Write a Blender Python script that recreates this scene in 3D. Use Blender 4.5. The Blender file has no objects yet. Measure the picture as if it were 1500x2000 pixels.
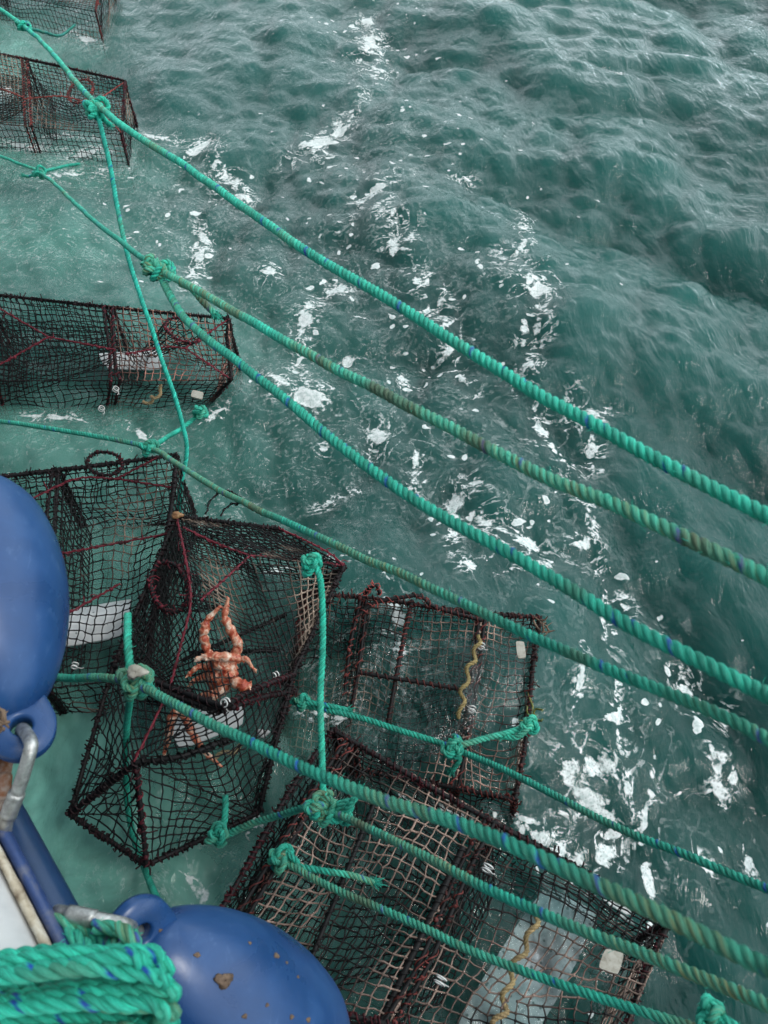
import bpy, math, random
import numpy as np
from mathutils import Vector

R = math.radians
rnd = random.Random(7)
nrs = np.random.RandomState(11)
SC = bpy.context.scene
COL = SC.collection

# ------------------------------------------------------------------ camera
H, PITCH, FPX = 1.2, R(50), 1500.0
cam_d = bpy.data.cameras.new('camera')
cam = bpy.data.objects.new('camera', cam_d)
COL.objects.link(cam)
cam.location = (0, 0, H)
cam.rotation_euler = (R(90) - PITCH, 0, 0)
cam_d.sensor_width = 36
cam_d.lens = 27.0
cam_d.clip_start = 0.02
cam_d.clip_end = 3000
cam_d.dof.use_dof = True
cam_d.dof.focus_distance = 1.6
cam_d.dof.aperture_fstop = 13.0
SC.camera = cam

# ------------------------------------------------------------------ world and sun (bright overcast)
SUN_EL, SUN_AZ = R(55), R(105)        # azimuth measured from +Y towards +X
w = bpy.data.worlds.new('World')
SC.world = w
w.use_nodes = True
nt = w.node_tree
bg = nt.nodes['Background']
sky = nt.nodes.new('ShaderNodeTexSky')
sky.sky_type = 'NISHITA'
sky.sun_disc = False
sky.sun_elevation = SUN_EL
sky.sun_rotation = SUN_AZ
sky.air_density = 1.0
sky.dust_density = 4.0
sky.ozone_density = 1.0
hs = nt.nodes.new('ShaderNodeHueSaturation')
hs.inputs['Saturation'].default_value = 0.35
nt.links.new(sky.outputs[0], hs.inputs['Color'])
# broken cloud cover over the sky
wtc = nt.nodes.new('ShaderNodeTexCoord')
wno = nt.nodes.new('ShaderNodeTexNoise')
wno.inputs['Scale'].default_value = 3.0
wno.inputs['Detail'].default_value = 5
nt.links.new(wtc.outputs['Generated'], wno.inputs['Vector'])
wra = nt.nodes.new('ShaderNodeValToRGB')
wra.color_ramp.elements[0].position = .36
wra.color_ramp.elements[0].color = (.45, .45, .45, 1)
wra.color_ramp.elements[1].position = .62
wra.color_ramp.elements[1].color = (.95, .95, .95, 1)
nt.links.new(wno.outputs['Fac'], wra.inputs['Fac'])
wmx = nt.nodes.new('ShaderNodeMix')
wmx.data_type = 'RGBA'
wmx.inputs[7].default_value = (10.8, 12.5, 13.3, 1)
nt.links.new(wra.outputs['Color'], wmx.inputs[0])
nt.links.new(hs.outputs[0], wmx.inputs[6])
wdt = nt.nodes.new('ShaderNodeVectorMath')
wdt.operation = 'DOT_PRODUCT'
wdt.inputs[1].default_value = (0.88, 0.46, 0.08)
nt.links.new(wtc.outputs['Generated'], wdt.inputs[0])
wmr = nt.nodes.new('ShaderNodeMapRange')
wmr.inputs[1].default_value = -0.2
wmr.inputs[2].default_value = 1.0
wmr.inputs[3].default_value = 0.46
wmr.inputs[4].default_value = 2.1
nt.links.new(wdt.outputs['Value'], wmr.inputs[0])
wsc = nt.nodes.new('ShaderNodeVectorMath')
wsc.operation = 'SCALE'
nt.links.new(wmx.outputs[2], wsc.inputs[0])
nt.links.new(wmr.outputs[0], wsc.inputs['Scale'])
nt.links.new(wsc.outputs[0], bg.inputs['Color'])
bg.inputs['Strength'].default_value = 0.12
sd = bpy.data.lights.new('sun', 'SUN')
sd.energy = 1.5
sd.angle = R(18)
sd.color = (1.0, 0.97, 0.92)
so = bpy.data.objects.new('sun', sd)
COL.objects.link(so)
sv = Vector((math.sin(SUN_AZ) * math.cos(SUN_EL), math.cos(SUN_AZ) * math.cos(SUN_EL), math.sin(SUN_EL)))
so.rotation_euler = sv.to_track_quat('Z', 'Y').to_euler()
so.location = (3, 2, 5)
SC.view_settings.view_transform = 'Standard'
SC.view_settings.look = 'None'
SC.view_settings.exposure = -0.25
SC.view_settings.gamma = 1.0
SC.cycles.volume_bounces = 1
SC.cycles.max_bounces = 8
SC.cycles.transparent_max_bounces = 12
SC.cycles.use_denoising = True
SC.cycles.caustics_reflective = False
SC.cycles.caustics_refractive = False

# ------------------------------------------------------------------ survey of the photograph: pixel ray -> point of the place
FW = np.array([0, math.cos(PITCH), -math.sin(PITCH)])
UP = np.array([0, math.sin(PITCH), math.cos(PITCH)])
CAMP = np.array([0, 0, H])


def ray(px, py):
    return np.array([1.0, 0, 0]) * (px - 750) / FPX + UP * (1000 - py) / FPX + FW


def P(px, py, z):
    d = ray(px, py)
    return CAMP + d * ((z - H) / d[2])


def D(px, py, d):
    return CAMP + ray(px, py) * d


# ------------------------------------------------------------------ geometry helpers
class Geo:
    def __init__(s):
        s.v, s.q, s.c, s.a, s.n = [], [], [], [], 0

    def add(s, v, q, c, a=None):
        v = np.asarray(v, float).reshape(-1, 3)
        q = np.asarray(q, int).reshape(-1, 4)
        c = np.broadcast_to(np.asarray(c, float), (len(v), 3))
        s.v.append(v); s.q.append(q + s.n); s.c.append(c)
        s.a.append(np.zeros((len(v), 3)) if a is None else np.asarray(a, float).reshape(-1, 3))
        s.n += len(v)

    def tubes(s, pts, rad, col, sides=5, a=None):
        """N polylines of K points: pts (N,K,3), rad scalar/(N,K), col (3,)/(N,K,3)"""
        pts = np.asarray(pts, float)
        if pts.ndim == 2:
            pts = pts[None]
        N, K, _ = pts.shape
        rad = np.broadcast_to(np.asarray(rad, float), (N, K))
        t = np.gradient(pts, axis=1)
        t /= np.linalg.norm(t, axis=2, keepdims=True) + 1e-12
        m = np.abs(pts[:, -1] - pts[:, 0])
        if K > 3:
            m = np.abs(t).mean(1)
        ax = np.eye(3)[np.argmin(m, axis=1)]
        ref = np.broadcast_to(ax[:, None], t.shape)
        u = np.cross(t, ref)
        u /= np.linalg.norm(u, axis=2, keepdims=True) + 1e-12
        b = np.cross(t, u)
        th = np.arange(sides) * 2 * math.pi / sides
        ring = pts[:, :, None] + rad[:, :, None, None] * (np.cos(th)[:, None] * u[:, :, None] + np.sin(th)[:, None] * b[:, :, None])
        idx = np.arange(N * K * sides).reshape(N, K, sides)
        q = np.stack([idx[:, :-1], np.roll(idx, -1, 2)[:, :-1], np.roll(idx, -1, 2)[:, 1:], idx[:, 1:]], -1)
        col = np.asarray(col, float)
        if col.ndim == 2:
            col = np.broadcast_to(col[None], (N, K, 3))
        elif col.ndim == 1:
            col = np.broadcast_to(col, (N, K, 3))
        c = np.broadcast_to(col[:, :, None], (N, K, sides, 3)).reshape(-1, 3)
        s.add(ring.reshape(-1, 3), q.reshape(-1, 4), c)

    def build(s, name, mat, parent=None, smooth=True):
        v = np.concatenate(s.v); q = np.concatenate(s.q); c = np.concatenate(s.c); a = np.concatenate(s.a)
        loc = np.array(parent['_o'] if parent is not None and '_o' in parent else (0, 0, 0), float)
        v = v - loc
        me = bpy.data.meshes.new(name)
        me.vertices.add(len(v)); me.vertices.foreach_set('co', v.astype(np.float32).ravel())
        me.loops.add(q.size); me.loops.foreach_set('vertex_index', q.astype(np.int32).ravel())
        me.polygons.add(len(q))
        me.polygons.foreach_set('loop_start', (np.arange(len(q)) * 4).astype(np.int32))
        me.polygons.foreach_set('loop_total', np.full(len(q), 4, np.int32))
        me.update(calc_edges=True)
        me.polygons.foreach_set('use_smooth', np.full(len(q), smooth))
        ca = me.attributes.new('Col', 'FLOAT_COLOR', 'POINT')
        ca.data.foreach_set('color', np.concatenate([c, np.ones((len(c), 1))], 1).astype(np.float32).ravel())
        aa = me.attributes.new('along', 'FLOAT_VECTOR', 'POINT')
        aa.data.foreach_set('vector', a.astype(np.float32).ravel())
        me.materials.append(mat)
        o = bpy.data.objects.new(name, me)
        COL.objects.link(o)
        if parent is not None:
            o.parent = parent
            o['_o'] = list(loc)
        return o


def tag(o, label, cat, group=None, kind=None):
    if label: o['label'] = label
    if cat: o['category'] = cat
    if group: o['group'] = group
    if kind: o['kind'] = kind
    return o


def thing(name, origin, label, cat, group=None):
    o = bpy.data.objects.new(name, None)
    COL.objects.link(o)
    o.empty_display_size = 0.05
    o.location = tuple(origin)
    o['_o'] = [float(x) for x in origin]
    return tag(o, label, cat, group)


def catmull(pts, step):
    pts = np.asarray(pts, float)
    if len(pts) == 2:
        pts = np.array([pts[0], (pts[0] + pts[1]) / 2, pts[1]])
    p = np.vstack([2 * pts[0] - pts[1], pts, 2 * pts[-1] - pts[-2]])
    out = []
    for i in range(1, len(p) - 2):
        n = max(2, int(np.linalg.norm(p[i + 1] - p[i]) / 0.004))
        t = np.linspace(0, 1, n, endpoint=False)[:, None]
        a, b, c, d = p[i - 1], p[i], p[i + 1], p[i + 2]
        out.append(0.5 * ((2 * b) + (c - a) * t + (2 * a - 5 * b + 4 * c - d) * t ** 2 + (3 * b - a - 3 * c + d) * t ** 3))
    out.append(p[-2][None])
    q = np.concatenate(out)
    L = np.concatenate([[0], np.cumsum(np.linalg.norm(np.diff(q, axis=0), axis=1))])
    n = max(3, int(L[-1] / step))
    s = np.linspace(0, L[-1], n)
    return np.stack([np.interp(s, L, q[:, k]) for k in range(3)], 1)


def frames(path):
    t = np.gradient(path, axis=0)
    t /= np.linalg.norm(t, axis=1, keepdims=True) + 1e-12
    u = np.zeros_like(t)
    ref = np.eye(3)[np.argmin(np.abs(t[0]))]
    x = np.cross(t[0], ref)
    for i in range(len(t)):
        x = x - t[i] * np.dot(x, t[i])
        x /= np.linalg.norm(x) + 1e-12
        u[i] = x
    return t, u, np.cross(t, u)


def vnoise(x, seed):
    """smooth 1-D value noise in 0..1"""
    r = np.random.RandomState(seed).rand(4096)
    i = np.floor(x).astype(int); f = x - i; f = f * f * (3 - 2 * f)
    return r[i % 4096] * (1 - f) + r[(i + 1) % 4096] * f


TEAL = np.array([0.030, 0.55, 0.39])
TEAL_DK = np.array([0.010, 0.22, 0.165])
BLUE = np.array([.008, .085, .45])
FOUL = np.array([0.26, 0.24, 0.09])
BROWN = np.array([0.12, 0.07, 0.03])


def rope_geo(g, path, rad, seed=0, foul=0.3, blue=0.5, base=TEAL, hairs=60, taper=False, sides=9, wob=0.0012, lay=4.1):
    step = rad * 0.55
    path = catmull(path, step)
    n = len(path)
    s = np.arange(n) * step
    rs = np.random.RandomState(seed)
    for k in range(3):
        path[:, k] += wob * (vnoise(s / 0.06, seed * 7 + k) - 0.5) * 2
    t, u, b = frames(path)
    pitch = rad * lay
    ph0 = rs.rand() * 6.28
    fa = np.clip((vnoise(s / 0.11 + 3, seed + 31) - (1 - foul) * 0.75) * 2.2, 0, 1)
    br = np.clip((vnoise(s / 0.05 + 9, seed + 57) - 0.74) * 5, 0, 1) * min(1, foul * 1.6)
    for k in range(3):
        ph = ph0 + s / pitch * 2 * math.pi + k * 2 * math.pi / 3
        off = np.cos(ph)[:, None] * u + np.sin(ph)[:, None] * b
        c = path + off * rad * 0.53
        # strand axes
        tt = np.gradient(c, axis=0); tt /= np.linalg.norm(tt, axis=1, keepdims=True)
        e1 = off - tt * (off * tt).sum(1, keepdims=True); e1 /= np.linalg.norm(e1, axis=1, keepdims=True)
        e2 = np.cross(tt, e1)
        th = np.arange(sides) * 2 * math.pi / sides
        rr = rad * 0.50 * (1 + 0.05 * (vnoise(s / 0.02, seed + 90 + k) - .5))
        ring = c[:, None] + rr[:, None, None] * (np.cos(th)[None, :, None] * e1[:, None] + np.sin(th)[None, :, None] * e2[:, None])
        col = np.broadcast_to(base, (n, sides, 3)).copy()
        shade = 0.72 + 0.6 * (vnoise(s / 0.016 + 40 * k, seed + 5 + k))
        col = col * shade[:, None, None]
        # a darker worn yarn and the blue tracer yarn spiral inside each strand
        if k == 0 or (k == 1 and blue > 0.7):
            tr = (th[None] - s[:, None] / (pitch * 1.6) * 2 * math.pi) % (2 * math.pi)
            m = ((tr < 1.25) & (vnoise(s / 0.03 + 17, seed + 70)[:, None] < blue * .8)).astype(float)
            col = col * (1 - m[..., None]) + BLUE * m[..., None] * 1.0
        st = .5 + .5 * np.sin(th[None] * 3 + s[:, None] * 90 + k)          # single yarns stain
        w1 = (fa[:, None] * (0.15 + 0.8 * st * vnoise(s / 0.010 + k * 9, seed + 3)[:, None]))[..., None]
        col = col * (1 - w1) + FOUL * w1
        w2 = br[:, None, None] * 0.75
        col = col * (1 - w2) + BROWN * w2
        idx = np.arange(n * sides).reshape(n, sides)
        q = np.stack([idx[:-1], np.roll(idx, -1, 1)[:-1], np.roll(idx, -1, 1)[1:], idx[1:]], -1)
        # reverse winding: e2 = tt x e1
        a = np.zeros((n, sides, 3))
        a[..., 0] = s[:, None] + k * 0.37; a[..., 1] = np.cos(th); a[..., 2] = np.sin(th)
        g.add(ring.reshape(-1, 3), q.reshape(-1, 4)[:, ::-1], col.reshape(-1, 3), a.reshape(-1, 3))
    if hairs:
        k = int(hairs * max(1, s[-1] / 0.5))
        ii = rs.randint(1, n - 1, k)
        an = rs.rand(k) * 6.28
        o = np.cos(an)[:, None] * u[ii] + np.sin(an)[:, None] * b[ii]
        p0 = path[ii] + o * rad * 0.9
        d = o * (0.3 + rs.rand(k, 1)) + t[ii] * rs.uniform(-1.5, 1.5, (k, 1))
        d *= rs.uniform(.15, .8, (k, 1)) * rad
        p1 = p0 + d * 0.6; p2 = p0 + d + rs.uniform(-.2, .2, (k, 3)) * rad
        g.tubes(np.stack([p0, p1, p2], 1), 0.00022, base * 1.1, sides=3)
    return path


def knot_curve(center, size, seed, n=36):
    rs = np.random.RandomState(seed)
    t = np.linspace(0, 2 * math.pi * 0.97, n) + rs.rand() * 6
    x = np.sin(t) + 2 * np.sin(2 * t); y = np.cos(t) - 2 * np.cos(2 * t); z = -np.sin(3 * t) * 1.5
    c = np.stack([x, y, z], 1) / 3.0 * size
    ax = rs.randn(3, 3); qm, _ = np.linalg.qr(ax)
    # keep the flat side of the knot roughly towards the sky
    c = c * np.array([1, 0.85, 0.8])
    ang = rs.rand() * 6.28
    rot = np.array([[math.cos(ang), -math.sin(ang), 0], [math.sin(ang), math.cos(ang), 0], [0, 0, 1]])
    tl = rs.uniform(-.7, .7)
    rx = np.array([[1, 0, 0], [0, math.cos(tl), -math.sin(tl)], [0, math.sin(tl), math.cos(tl)]])
    return c @ rot.T @ rx.T + np.asarray(center)


# ------------------------------------------------------------------ materials
def newmat(name):
    m = bpy.data.materials.new(name)
    m.use_nodes = True
    n = m.node_tree.nodes; l = m.node_tree.links
    b = n['Principled BSDF']
    return m, n, l, b


def noise(n, l, scale, detail=4, rough=.55, vec=None, dist=0.0):
    t = n.new('ShaderNodeTexNoise')
    t.inputs['Scale'].default_value = scale; t.inputs['Detail'].default_value = detail
    t.inputs['Roughness'].default_value = rough; t.inputs['Distortion'].default_value = dist
    if vec is not None: l.new(vec, t.inputs['Vector'])
    return t


def ramp(n, l, src, stops):
    r = n.new('ShaderNodeValToRGB')
    el = r.color_ramp.elements
    while len(el) < len(stops): el.new(0.5)
    for e, (p, c) in zip(el, stops):
        e.position = p
        e.color = (*c, 1) if isinstance(c, (tuple, list)) else (c, c, c, 1)
    l.new(src, r.inputs['Fac'])
    return r


def math_n(n, l, op, a, b=None, clamp=False):
    m = n.new('ShaderNodeMath'); m.operation = op; m.use_clamp = clamp
    for i, x in enumerate((a, b)):
        if x is None: continue
        if isinstance(x, (int, float)): m.inputs[i].default_value = x
        else: l.new(x, m.inputs[i])
    return m.outputs[0]


def mixc(n, l, fac, a, b, mode='MIX'):
    m = n.new('ShaderNodeMix'); m.data_type = 'RGBA'; m.blend_type = mode
    for i, x in ((0, fac), (6, a), (7, b)):
        if isinstance(x, (int, float)): m.inputs[i].default_value = x
        elif isinstance(x, tuple): m.inputs[i].default_value = (*x, 1)
        else: l.new(x, m.inputs[i])
    return m.outputs[2]


def objco(n):
    return n.new('ShaderNodeTexCoord').outputs['Object']


def bump(n, l, h, strength, dist, b):
    k = n.new('ShaderNodeBump'); k.inputs['Strength'].default_value = strength; k.inputs['Distance'].default_value = dist
    l.new(h, k.inputs['Height']); l.new(k.outputs[0], b.inputs['Normal'])
    return k


def attr(n, name):
    a = n.new('ShaderNodeAttribute'); a.attribute_name = name
    return a


def mat_rope():
    m, n, l, b = newmat('rope_fibre')
    c = attr(n, 'Col'); al = attr(n, 'along')
    vm = n.new('ShaderNodeVectorMath'); vm.operation = 'MULTIPLY'
    vm.inputs[1].default_value = (40, 7, 7); l.new(al.outputs['Vector'], vm.inputs[0])
    no = noise(n, l, 1.0, 3, .6, vm.outputs[0])
    f = ramp(n, l, no.outputs['Fac'], [(.3, .42), (.68, 1.35)])
    co = mixc(n, l, 1.0, c.outputs['Color'], f.outputs['Color'], 'MULTIPLY')
    l.new(co, b.inputs['Base Color'])
    b.inputs['Roughness'].default_value = 0.5
    b.inputs['Specular IOR Level'].default_value = 0.45
    bump(n, l, no.outputs['Fac'], .9, .0016, b)
    return m


def mat_twine():
    m, n, l, b = newmat('twine')
    c = attr(n, 'Col')
    no = noise(n, l, 420, 2, .6, objco(n))
    f = ramp(n, l, no.outputs['Fac'], [(.3, .6), (.7, 1.3)])
    l.new(mixc(n, l, 1.0, c.outputs['Color'], f.outputs['Color'], 'MULTIPLY'), b.inputs['Base Color'])
    b.inputs['Roughness'].default_value = 0.6
    b.inputs['Specular IOR Level'].default_value = 0.25
    bump(n, l, no.outputs['Fac'], .6, .0008, b)
    return m


def mat_fender():
    m, n, l, b = newmat('blue_vinyl')
    o = objco(n)
    n1 = noise(n, l, 14, 5, .6, o, .6); n2 = noise(n, l, 55, 4, .65, o); n3 = noise(n, l, 7, 2, .5, o)
    r1 = ramp(n, l, n1.outputs['Fac'], [(.30, (.008, .040, .135)), (.55, (.014, .060, .185)), (.78, (.028, .088, .235))])
    mps = n.new('ShaderNodeMapping'); mps.inputs['Rotation'].default_value = (.4, .9, .3); mps.inputs['Scale'].default_value = (1, .12, 1); l.new(o, mps.inputs['Vector'])
    n4 = noise(n, l, 120, 4, .7, mps.outputs[0], .4)
    sc_ = math_n(n, l, 'MULTIPLY', ramp(n, l, n4.outputs['Fac'], [(.60, 0.0), (.76, .55)]).outputs['Color'], ramp(n, l, n1.outputs['Fac'], [(.45, 0.0), (.62, 1.0)]).outputs['Color'])
    r2 = ramp(n, l, math_n(n, l, 'MAXIMUM', sc_, ramp(n, l, n2.outputs['Fac'], [(.62, 0.0), (.80, .45)]).outputs['Color']), [(0, 0.0), (1, 1.0)])
    c = mixc(n, l, r2.outputs['Color'], r1.outputs['Color'], (.10, .18, .34))
    # dried dirt specks
    vo = n.new('ShaderNodeTexVoronoi'); vo.inputs['Scale'].default_value = 42; l.new(o, vo.inputs['Vector'])
    dsp = ramp(n, l, vo.outputs['Distance'], [(.045, 1.0), (.09, 0.0)])
    sel = ramp(n, l, n3.outputs['Fac'], [(.5, 0.0), (.6, 1.0)])
    k = math_n(n, l, 'MULTIPLY', dsp.outputs['Color'], sel.outputs['Color'])
    c = mixc(n, l, k, c, (.11, .075, .05))
    l.new(c, b.inputs['Base Color'])
    rr = ramp(n, l, n1.outputs['Fac'], [(.3, .20), (.7, .42)])
    l.new(rr.outputs['Color'], b.inputs['Roughness'])
    bump(n, l, n2.outputs['Fac'], .10, .002, b)
    return m


def mat_simple(name, cols, scale=30, rough=.5, metal=0, bstr=.2, spots=None):
    m, n, l, b = newmat(name)
    o = objco(n)
    no = noise(n, l, scale, 6, .62, o, .4)
    k = len(cols)
    r = ramp(n, l, no.outputs['Fac'], [(.28 + .44 * i / max(1, k - 1), c) for i, c in enumerate(cols)])
    c = r.outputs['Color']
    if spots:
        vo = n.new('ShaderNodeTexVoronoi'); vo.inputs['Scale'].default_value = spots[0]; l.new(o, vo.inputs['Vector'])
        s = ramp(n, l, vo.outputs['Distance'], [(spots[1], 1.0), (spots[1] + .06, 0.0)])
        c = mixc(n, l, s.outputs['Color'], c, spots[2])
    l.new(c, b.inputs['Base Color'])
    b.inputs['Roughness'].default_value = rough
    b.inputs['Metallic'].default_value = metal
    bump(n, l, no.outputs['Fac'], bstr, .003, b)
    return m


M_ROPE = mat_rope()
M_TWINE = mat_twine()
M_FENDER = mat_fender()
M_GALV = mat_simple('galvanised_steel', [(.22, .21, .20), (.42, .42, .41), (.60, .60, .58)], 160, .38, .75, .5)
M_RUST = mat_simple('rusty_steel', [(.10, .035, .015), (.20, .075, .03), (.33, .30, .27)], 60, .7, .2, .5)
M_HULL = mat_simple('blue_hull_paint', [(.004, .020, .062), (.006, .030, .090), (.012, .042, .12)], 9, .35, 0, .05)
M_RAIL = mat_simple('scuffed_blue_rail', [(.010, .028, .10), (.022, .050, .16), (.15, .15, .17)], 40, .45, 0, .2)
M_CREAM = mat_simple('dirty_sealant', [(.16, .11, .07), (.46, .39, .29), (.64, .60, .52)], 85, .7, 0, .4)
M_WHITE = mat_simple('white_gelcoat', [(.44, .44, .45), (.54, .54, .54), (.60, .60, .59)], 16, .35, 0, .03)
M_PLATE = mat_simple('white_plastic', [(.66, .68, .68), (.76, .78, .78), (.82, .83, .83)], 30, .45, 0, .1, (70, .10, (.30, .33, .33)))
M_BASE = mat_simple('net_shaded_white_plastic', [(.10, .12, .13), (.42, .46, .48), (.66, .69, .70), (.80, .81, .81)], 38, .5, 0, .1, (95, .16, (.10, .14, .14)))  # dark blotches paint the netting's shading into the white plastic
M_TAG = mat_simple('grey_plastic_tag', [(.20, .18, .14), (.33, .31, .26), (.42, .40, .35)], 110, .5, 0, .1)
M_TIE = mat_simple('pale_clip', [(.5, .5, .48), (.7, .7, .68)], 60, .35, 0, .1)
M_WEED = mat_simple('seaweed', [(.06, .09, .015), (.13, .15, .03), (.24, .18, .05)], 50, .4, 0, .3)
M_BROWN = mat_simple('brown_shell', [(.10, .04, .02), (.26, .12, .05), (.45, .30, .14)], 120, .5, 0, .4)
M_CLAM = mat_simple('dried_dirt', [(.05, .03, .02), (.14, .09, .06), (.22, .15, .10)], 90, .8, 0, .8)


def mat_crab():
    m, n, l, b = newmat('crab_shell')
    o = objco(n)
    n1 = noise(n, l, 75, 5, .7, o, .8); n2 = noise(n, l, 260, 3, .6, o)
    r = ramp(n, l, n1.outputs['Fac'], [(.32, (.20, .018, .011)), (.43, (.42, .075, .035)), (.52, (.58, .24, .14)), (.62, (.76, .58, .46))])
    l.new(r.outputs['Color'], b.inputs['Base Color'])
    b.inputs['Roughness'].default_value = .35
    bump(n, l, n2.outputs['Fac'], .6, .002, b)
    return m


M_CRAB = mat_crab()


def mat_water():
    m, n, l, b = newmat('sea_water')
    n.remove(b)
    out = n['Material Output']
    o = objco(n)
    foam = attr(n, 'foam').outputs['Fac']; milk = attr(n, 'milk').outputs['Fac']; fleck = attr(n, 'fleck').outputs['Fac']
    # ripples: stretched wind ripples over finer ones
    mp = n.new('ShaderNodeMapping'); mp.inputs['Rotation'].default_value = (0, 0, R(-6)); mp.inputs['Scale'].default_value = (1, .36, 1)
    l.new(o, mp.inputs['Vector'])
    a = noise(n, l, 15, 6, .58, mp.outputs[0], .5)
    bp = n.new('ShaderNodeBump'); bp.inputs['Strength'].default_value = .9; bp.inputs['Distance'].default_value = .022
    a3 = noise(n, l, 48, 3, .5, mp.outputs[0], .6)
    l.new(math_n(n, l, 'ADD', a.outputs['Fac'], math_n(n, l, 'MULTIPLY', a3.outputs['Fac'], .22)), bp.inputs['Height'])
    fr = n.new('ShaderNodeFresnel'); fr.inputs['IOR'].default_value = 1.34; l.new(bp.outputs[0], fr.inputs['Normal'])
    gl = n.new('ShaderNodeBsdfGlossy'); gl.inputs['Roughness'].default_value = .03; l.new(bp.outputs[0], gl.inputs['Normal'])
    gl.inputs['Color'].default_value = (1, 1, 1, 1)
    tr = n.new('ShaderNodeBsdfTransparent')
    # milky aerated water: bubbles just under the surface
    mn = noise(n, l, 5, 6, .62, o, 2.2)
    mr = ramp(n, l, mn.outputs['Fac'], [(.30, .55), (.66, 1.0)])
    mk = math_n(n, l, 'MULTIPLY', milk, mr.outputs['Color'], True)
    df = n.new('ShaderNodeBsdfDiffuse'); df.inputs['Color'].default_value = (.19, .47, .385, 1)
    body = n.new('ShaderNodeMixShader'); l.new(mk, body.inputs[0]); l.new(tr.outputs[0], body.inputs[1]); l.new(df.outputs[0], body.inputs[2])
    surf = n.new('ShaderNodeMixShader'); l.new(fr.outputs[0], surf.inputs[0]); l.new(body.outputs[0], surf.inputs[1]); l.new(gl.outputs[0], surf.inputs[2])
    # foam
    f1 = noise(n, l, 17, 6, .60, o, 1.2); f2 = noise(n, l, 110, 4, .6, o)
    fs = math_n(n, l, 'ADD', foam, math_n(n, l, 'MULTIPLY', math_n(n, l, 'SUBTRACT', f1.outputs['Fac'], .5), 4.0))
    fs = math_n(n, l, 'ADD', fs, math_n(n, l, 'MULTIPLY', math_n(n, l, 'SUBTRACT', f2.outputs['Fac'], .5), .9))
    fm = ramp(n, l, fs, [(.40, 0.0), (.50, .35), (.70, .92)])
    # round holes where bubbles have burst
    hv = n.new('ShaderNodeTexVoronoi'); hv.inputs['Scale'].default_value = 230; l.new(o, hv.inputs['Vector'])
    hole = ramp(n, l, hv.outputs['Distance'], [(.08, .55), (.40, 1.0)])
    fmh = math_n(n, l, 'MULTIPLY', fm.outputs['Color'], hole.outputs['Color'])
    wv = n.new('ShaderNodeVectorMath'); wv.operation = 'MULTIPLY_ADD'
    wn = noise(n, l, 12, 3, .5, o); l.new(wn.outputs['Color'], wv.inputs[0]); wv.inputs[1].default_value = (.10, .10, 0); l.new(o, wv.inputs[2])
    vo = n.new('ShaderNodeTexVoronoi'); vo.inputs['Scale'].default_value = 26; l.new(wv.outputs[0], vo.inputs['Vector'])
    vd = n.new('ShaderNodeMapping'); vd.inputs['Location'].default_value = (3.3, 1.7, 0); l.new(o, vd.inputs['Vector'])
    sep = n.new('ShaderNodeSeparateColor'); l.new(vo.outputs['Color'], sep.inputs[0])
    thr = math_n(n, l, 'MULTIPLY', math_n(n, l, 'SUBTRACT', math_n(n, l, 'ADD', sep.outputs[0], fleck), .92), .55)
    vdist = math_n(n, l, 'ADD', vo.outputs['Distance'], math_n(n, l, 'MULTIPLY', math_n(n, l, 'SUBTRACT', f2.outputs['Fac'], .5), .22))
    dot = math_n(n, l, 'MULTIPLY', math_n(n, l, 'SUBTRACT', thr, vdist), 30, True)
    # lacy streaks of small bubbles
    ln = noise(n, l, 9, 7, .7, o, 2.6)
    ld = math_n(n, l, 'ABSOLUTE', math_n(n, l, 'SUBTRACT', ln.outputs['Fac'], .5))
    lc = ramp(n, l, ld, [(.0, 1.0), (.022, 0.0)])
    lace = attr(n, 'lace').outputs['Fac']
    lm = math_n(n, l, 'MULTIPLY', math_n(n, l, 'MULTIPLY', lc.outputs['Color'], lace), ramp(n, l, f2.outputs['Fac'], [(.42, 0.0), (.6, 1.0)]).outputs['Color'], True)
    # broken threads of foam trailing off every patch
    h1 = noise(n, l, 10, 5, .60, o, 1.3)
    hd = math_n(n, l, 'ABSOLUTE', math_n(n, l, 'SUBTRACT', h1.outputs['Fac'], .5))
    hl = ramp(n, l, hd, [(.0, 1.0), (.012, .8), (.030, 0.0)])
    mr2 = n.new('ShaderNodeMapRange'); mr2.inputs[1].default_value = -1.05; mr2.inputs[2].default_value = -.35; l.new(foam, mr2.inputs[0])
    thr2 = math_n(n, l, 'MULTIPLY', math_n(n, l, 'MULTIPLY', hl.outputs['Color'], mr2.outputs[0]), ramp(n, l, f2.outputs['Fac'], [(.40, 0.0), (.56, .95)]).outputs['Color'], True)
    fmh = math_n(n, l, 'MAXIMUM', fmh, thr2)
    fo = math_n(n, l, 'MAXIMUM', fmh, math_n(n, l, 'MAXIMUM', math_n(n, l, 'MULTIPLY', dot, .9), lm))
    fd = n.new('ShaderNodeBsdfDiffuse')
    fc = ramp(n, l, f2.outputs['Fac'], [(.35, (.50, .58, .56)), (.6, (.80, .82, .81))])
    l.new(fc.outputs['Color'], fd.inputs['Color'])
    fin = n.new('ShaderNodeMixShader'); l.new(fo, fin.inputs[0]); l.new(surf.outputs[0], fin.inputs[1]); l.new(fd.outputs[0], fin.inputs[2])
    l.new(fin.outputs[0], out.inputs['Surface'])
    vs = n.new('ShaderNodeVolumeScatter'); vs.inputs['Color'].default_value = (.24, .74, .66, 1); vs.inputs['Density'].default_value = 5.0
    va = n.new('ShaderNodeVolumeAbsorption'); va.inputs['Color'].default_value = (.22, .70, .68, 1); va.inputs['Density'].default_value = 14.5
    ad = n.new('ShaderNodeAddShader'); l.new(vs.outputs[0], ad.inputs[0]); l.new(va.outputs[0], ad.inputs[1])
    l.new(ad.outputs[0], out.inputs['Volume'])
    return m


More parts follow.
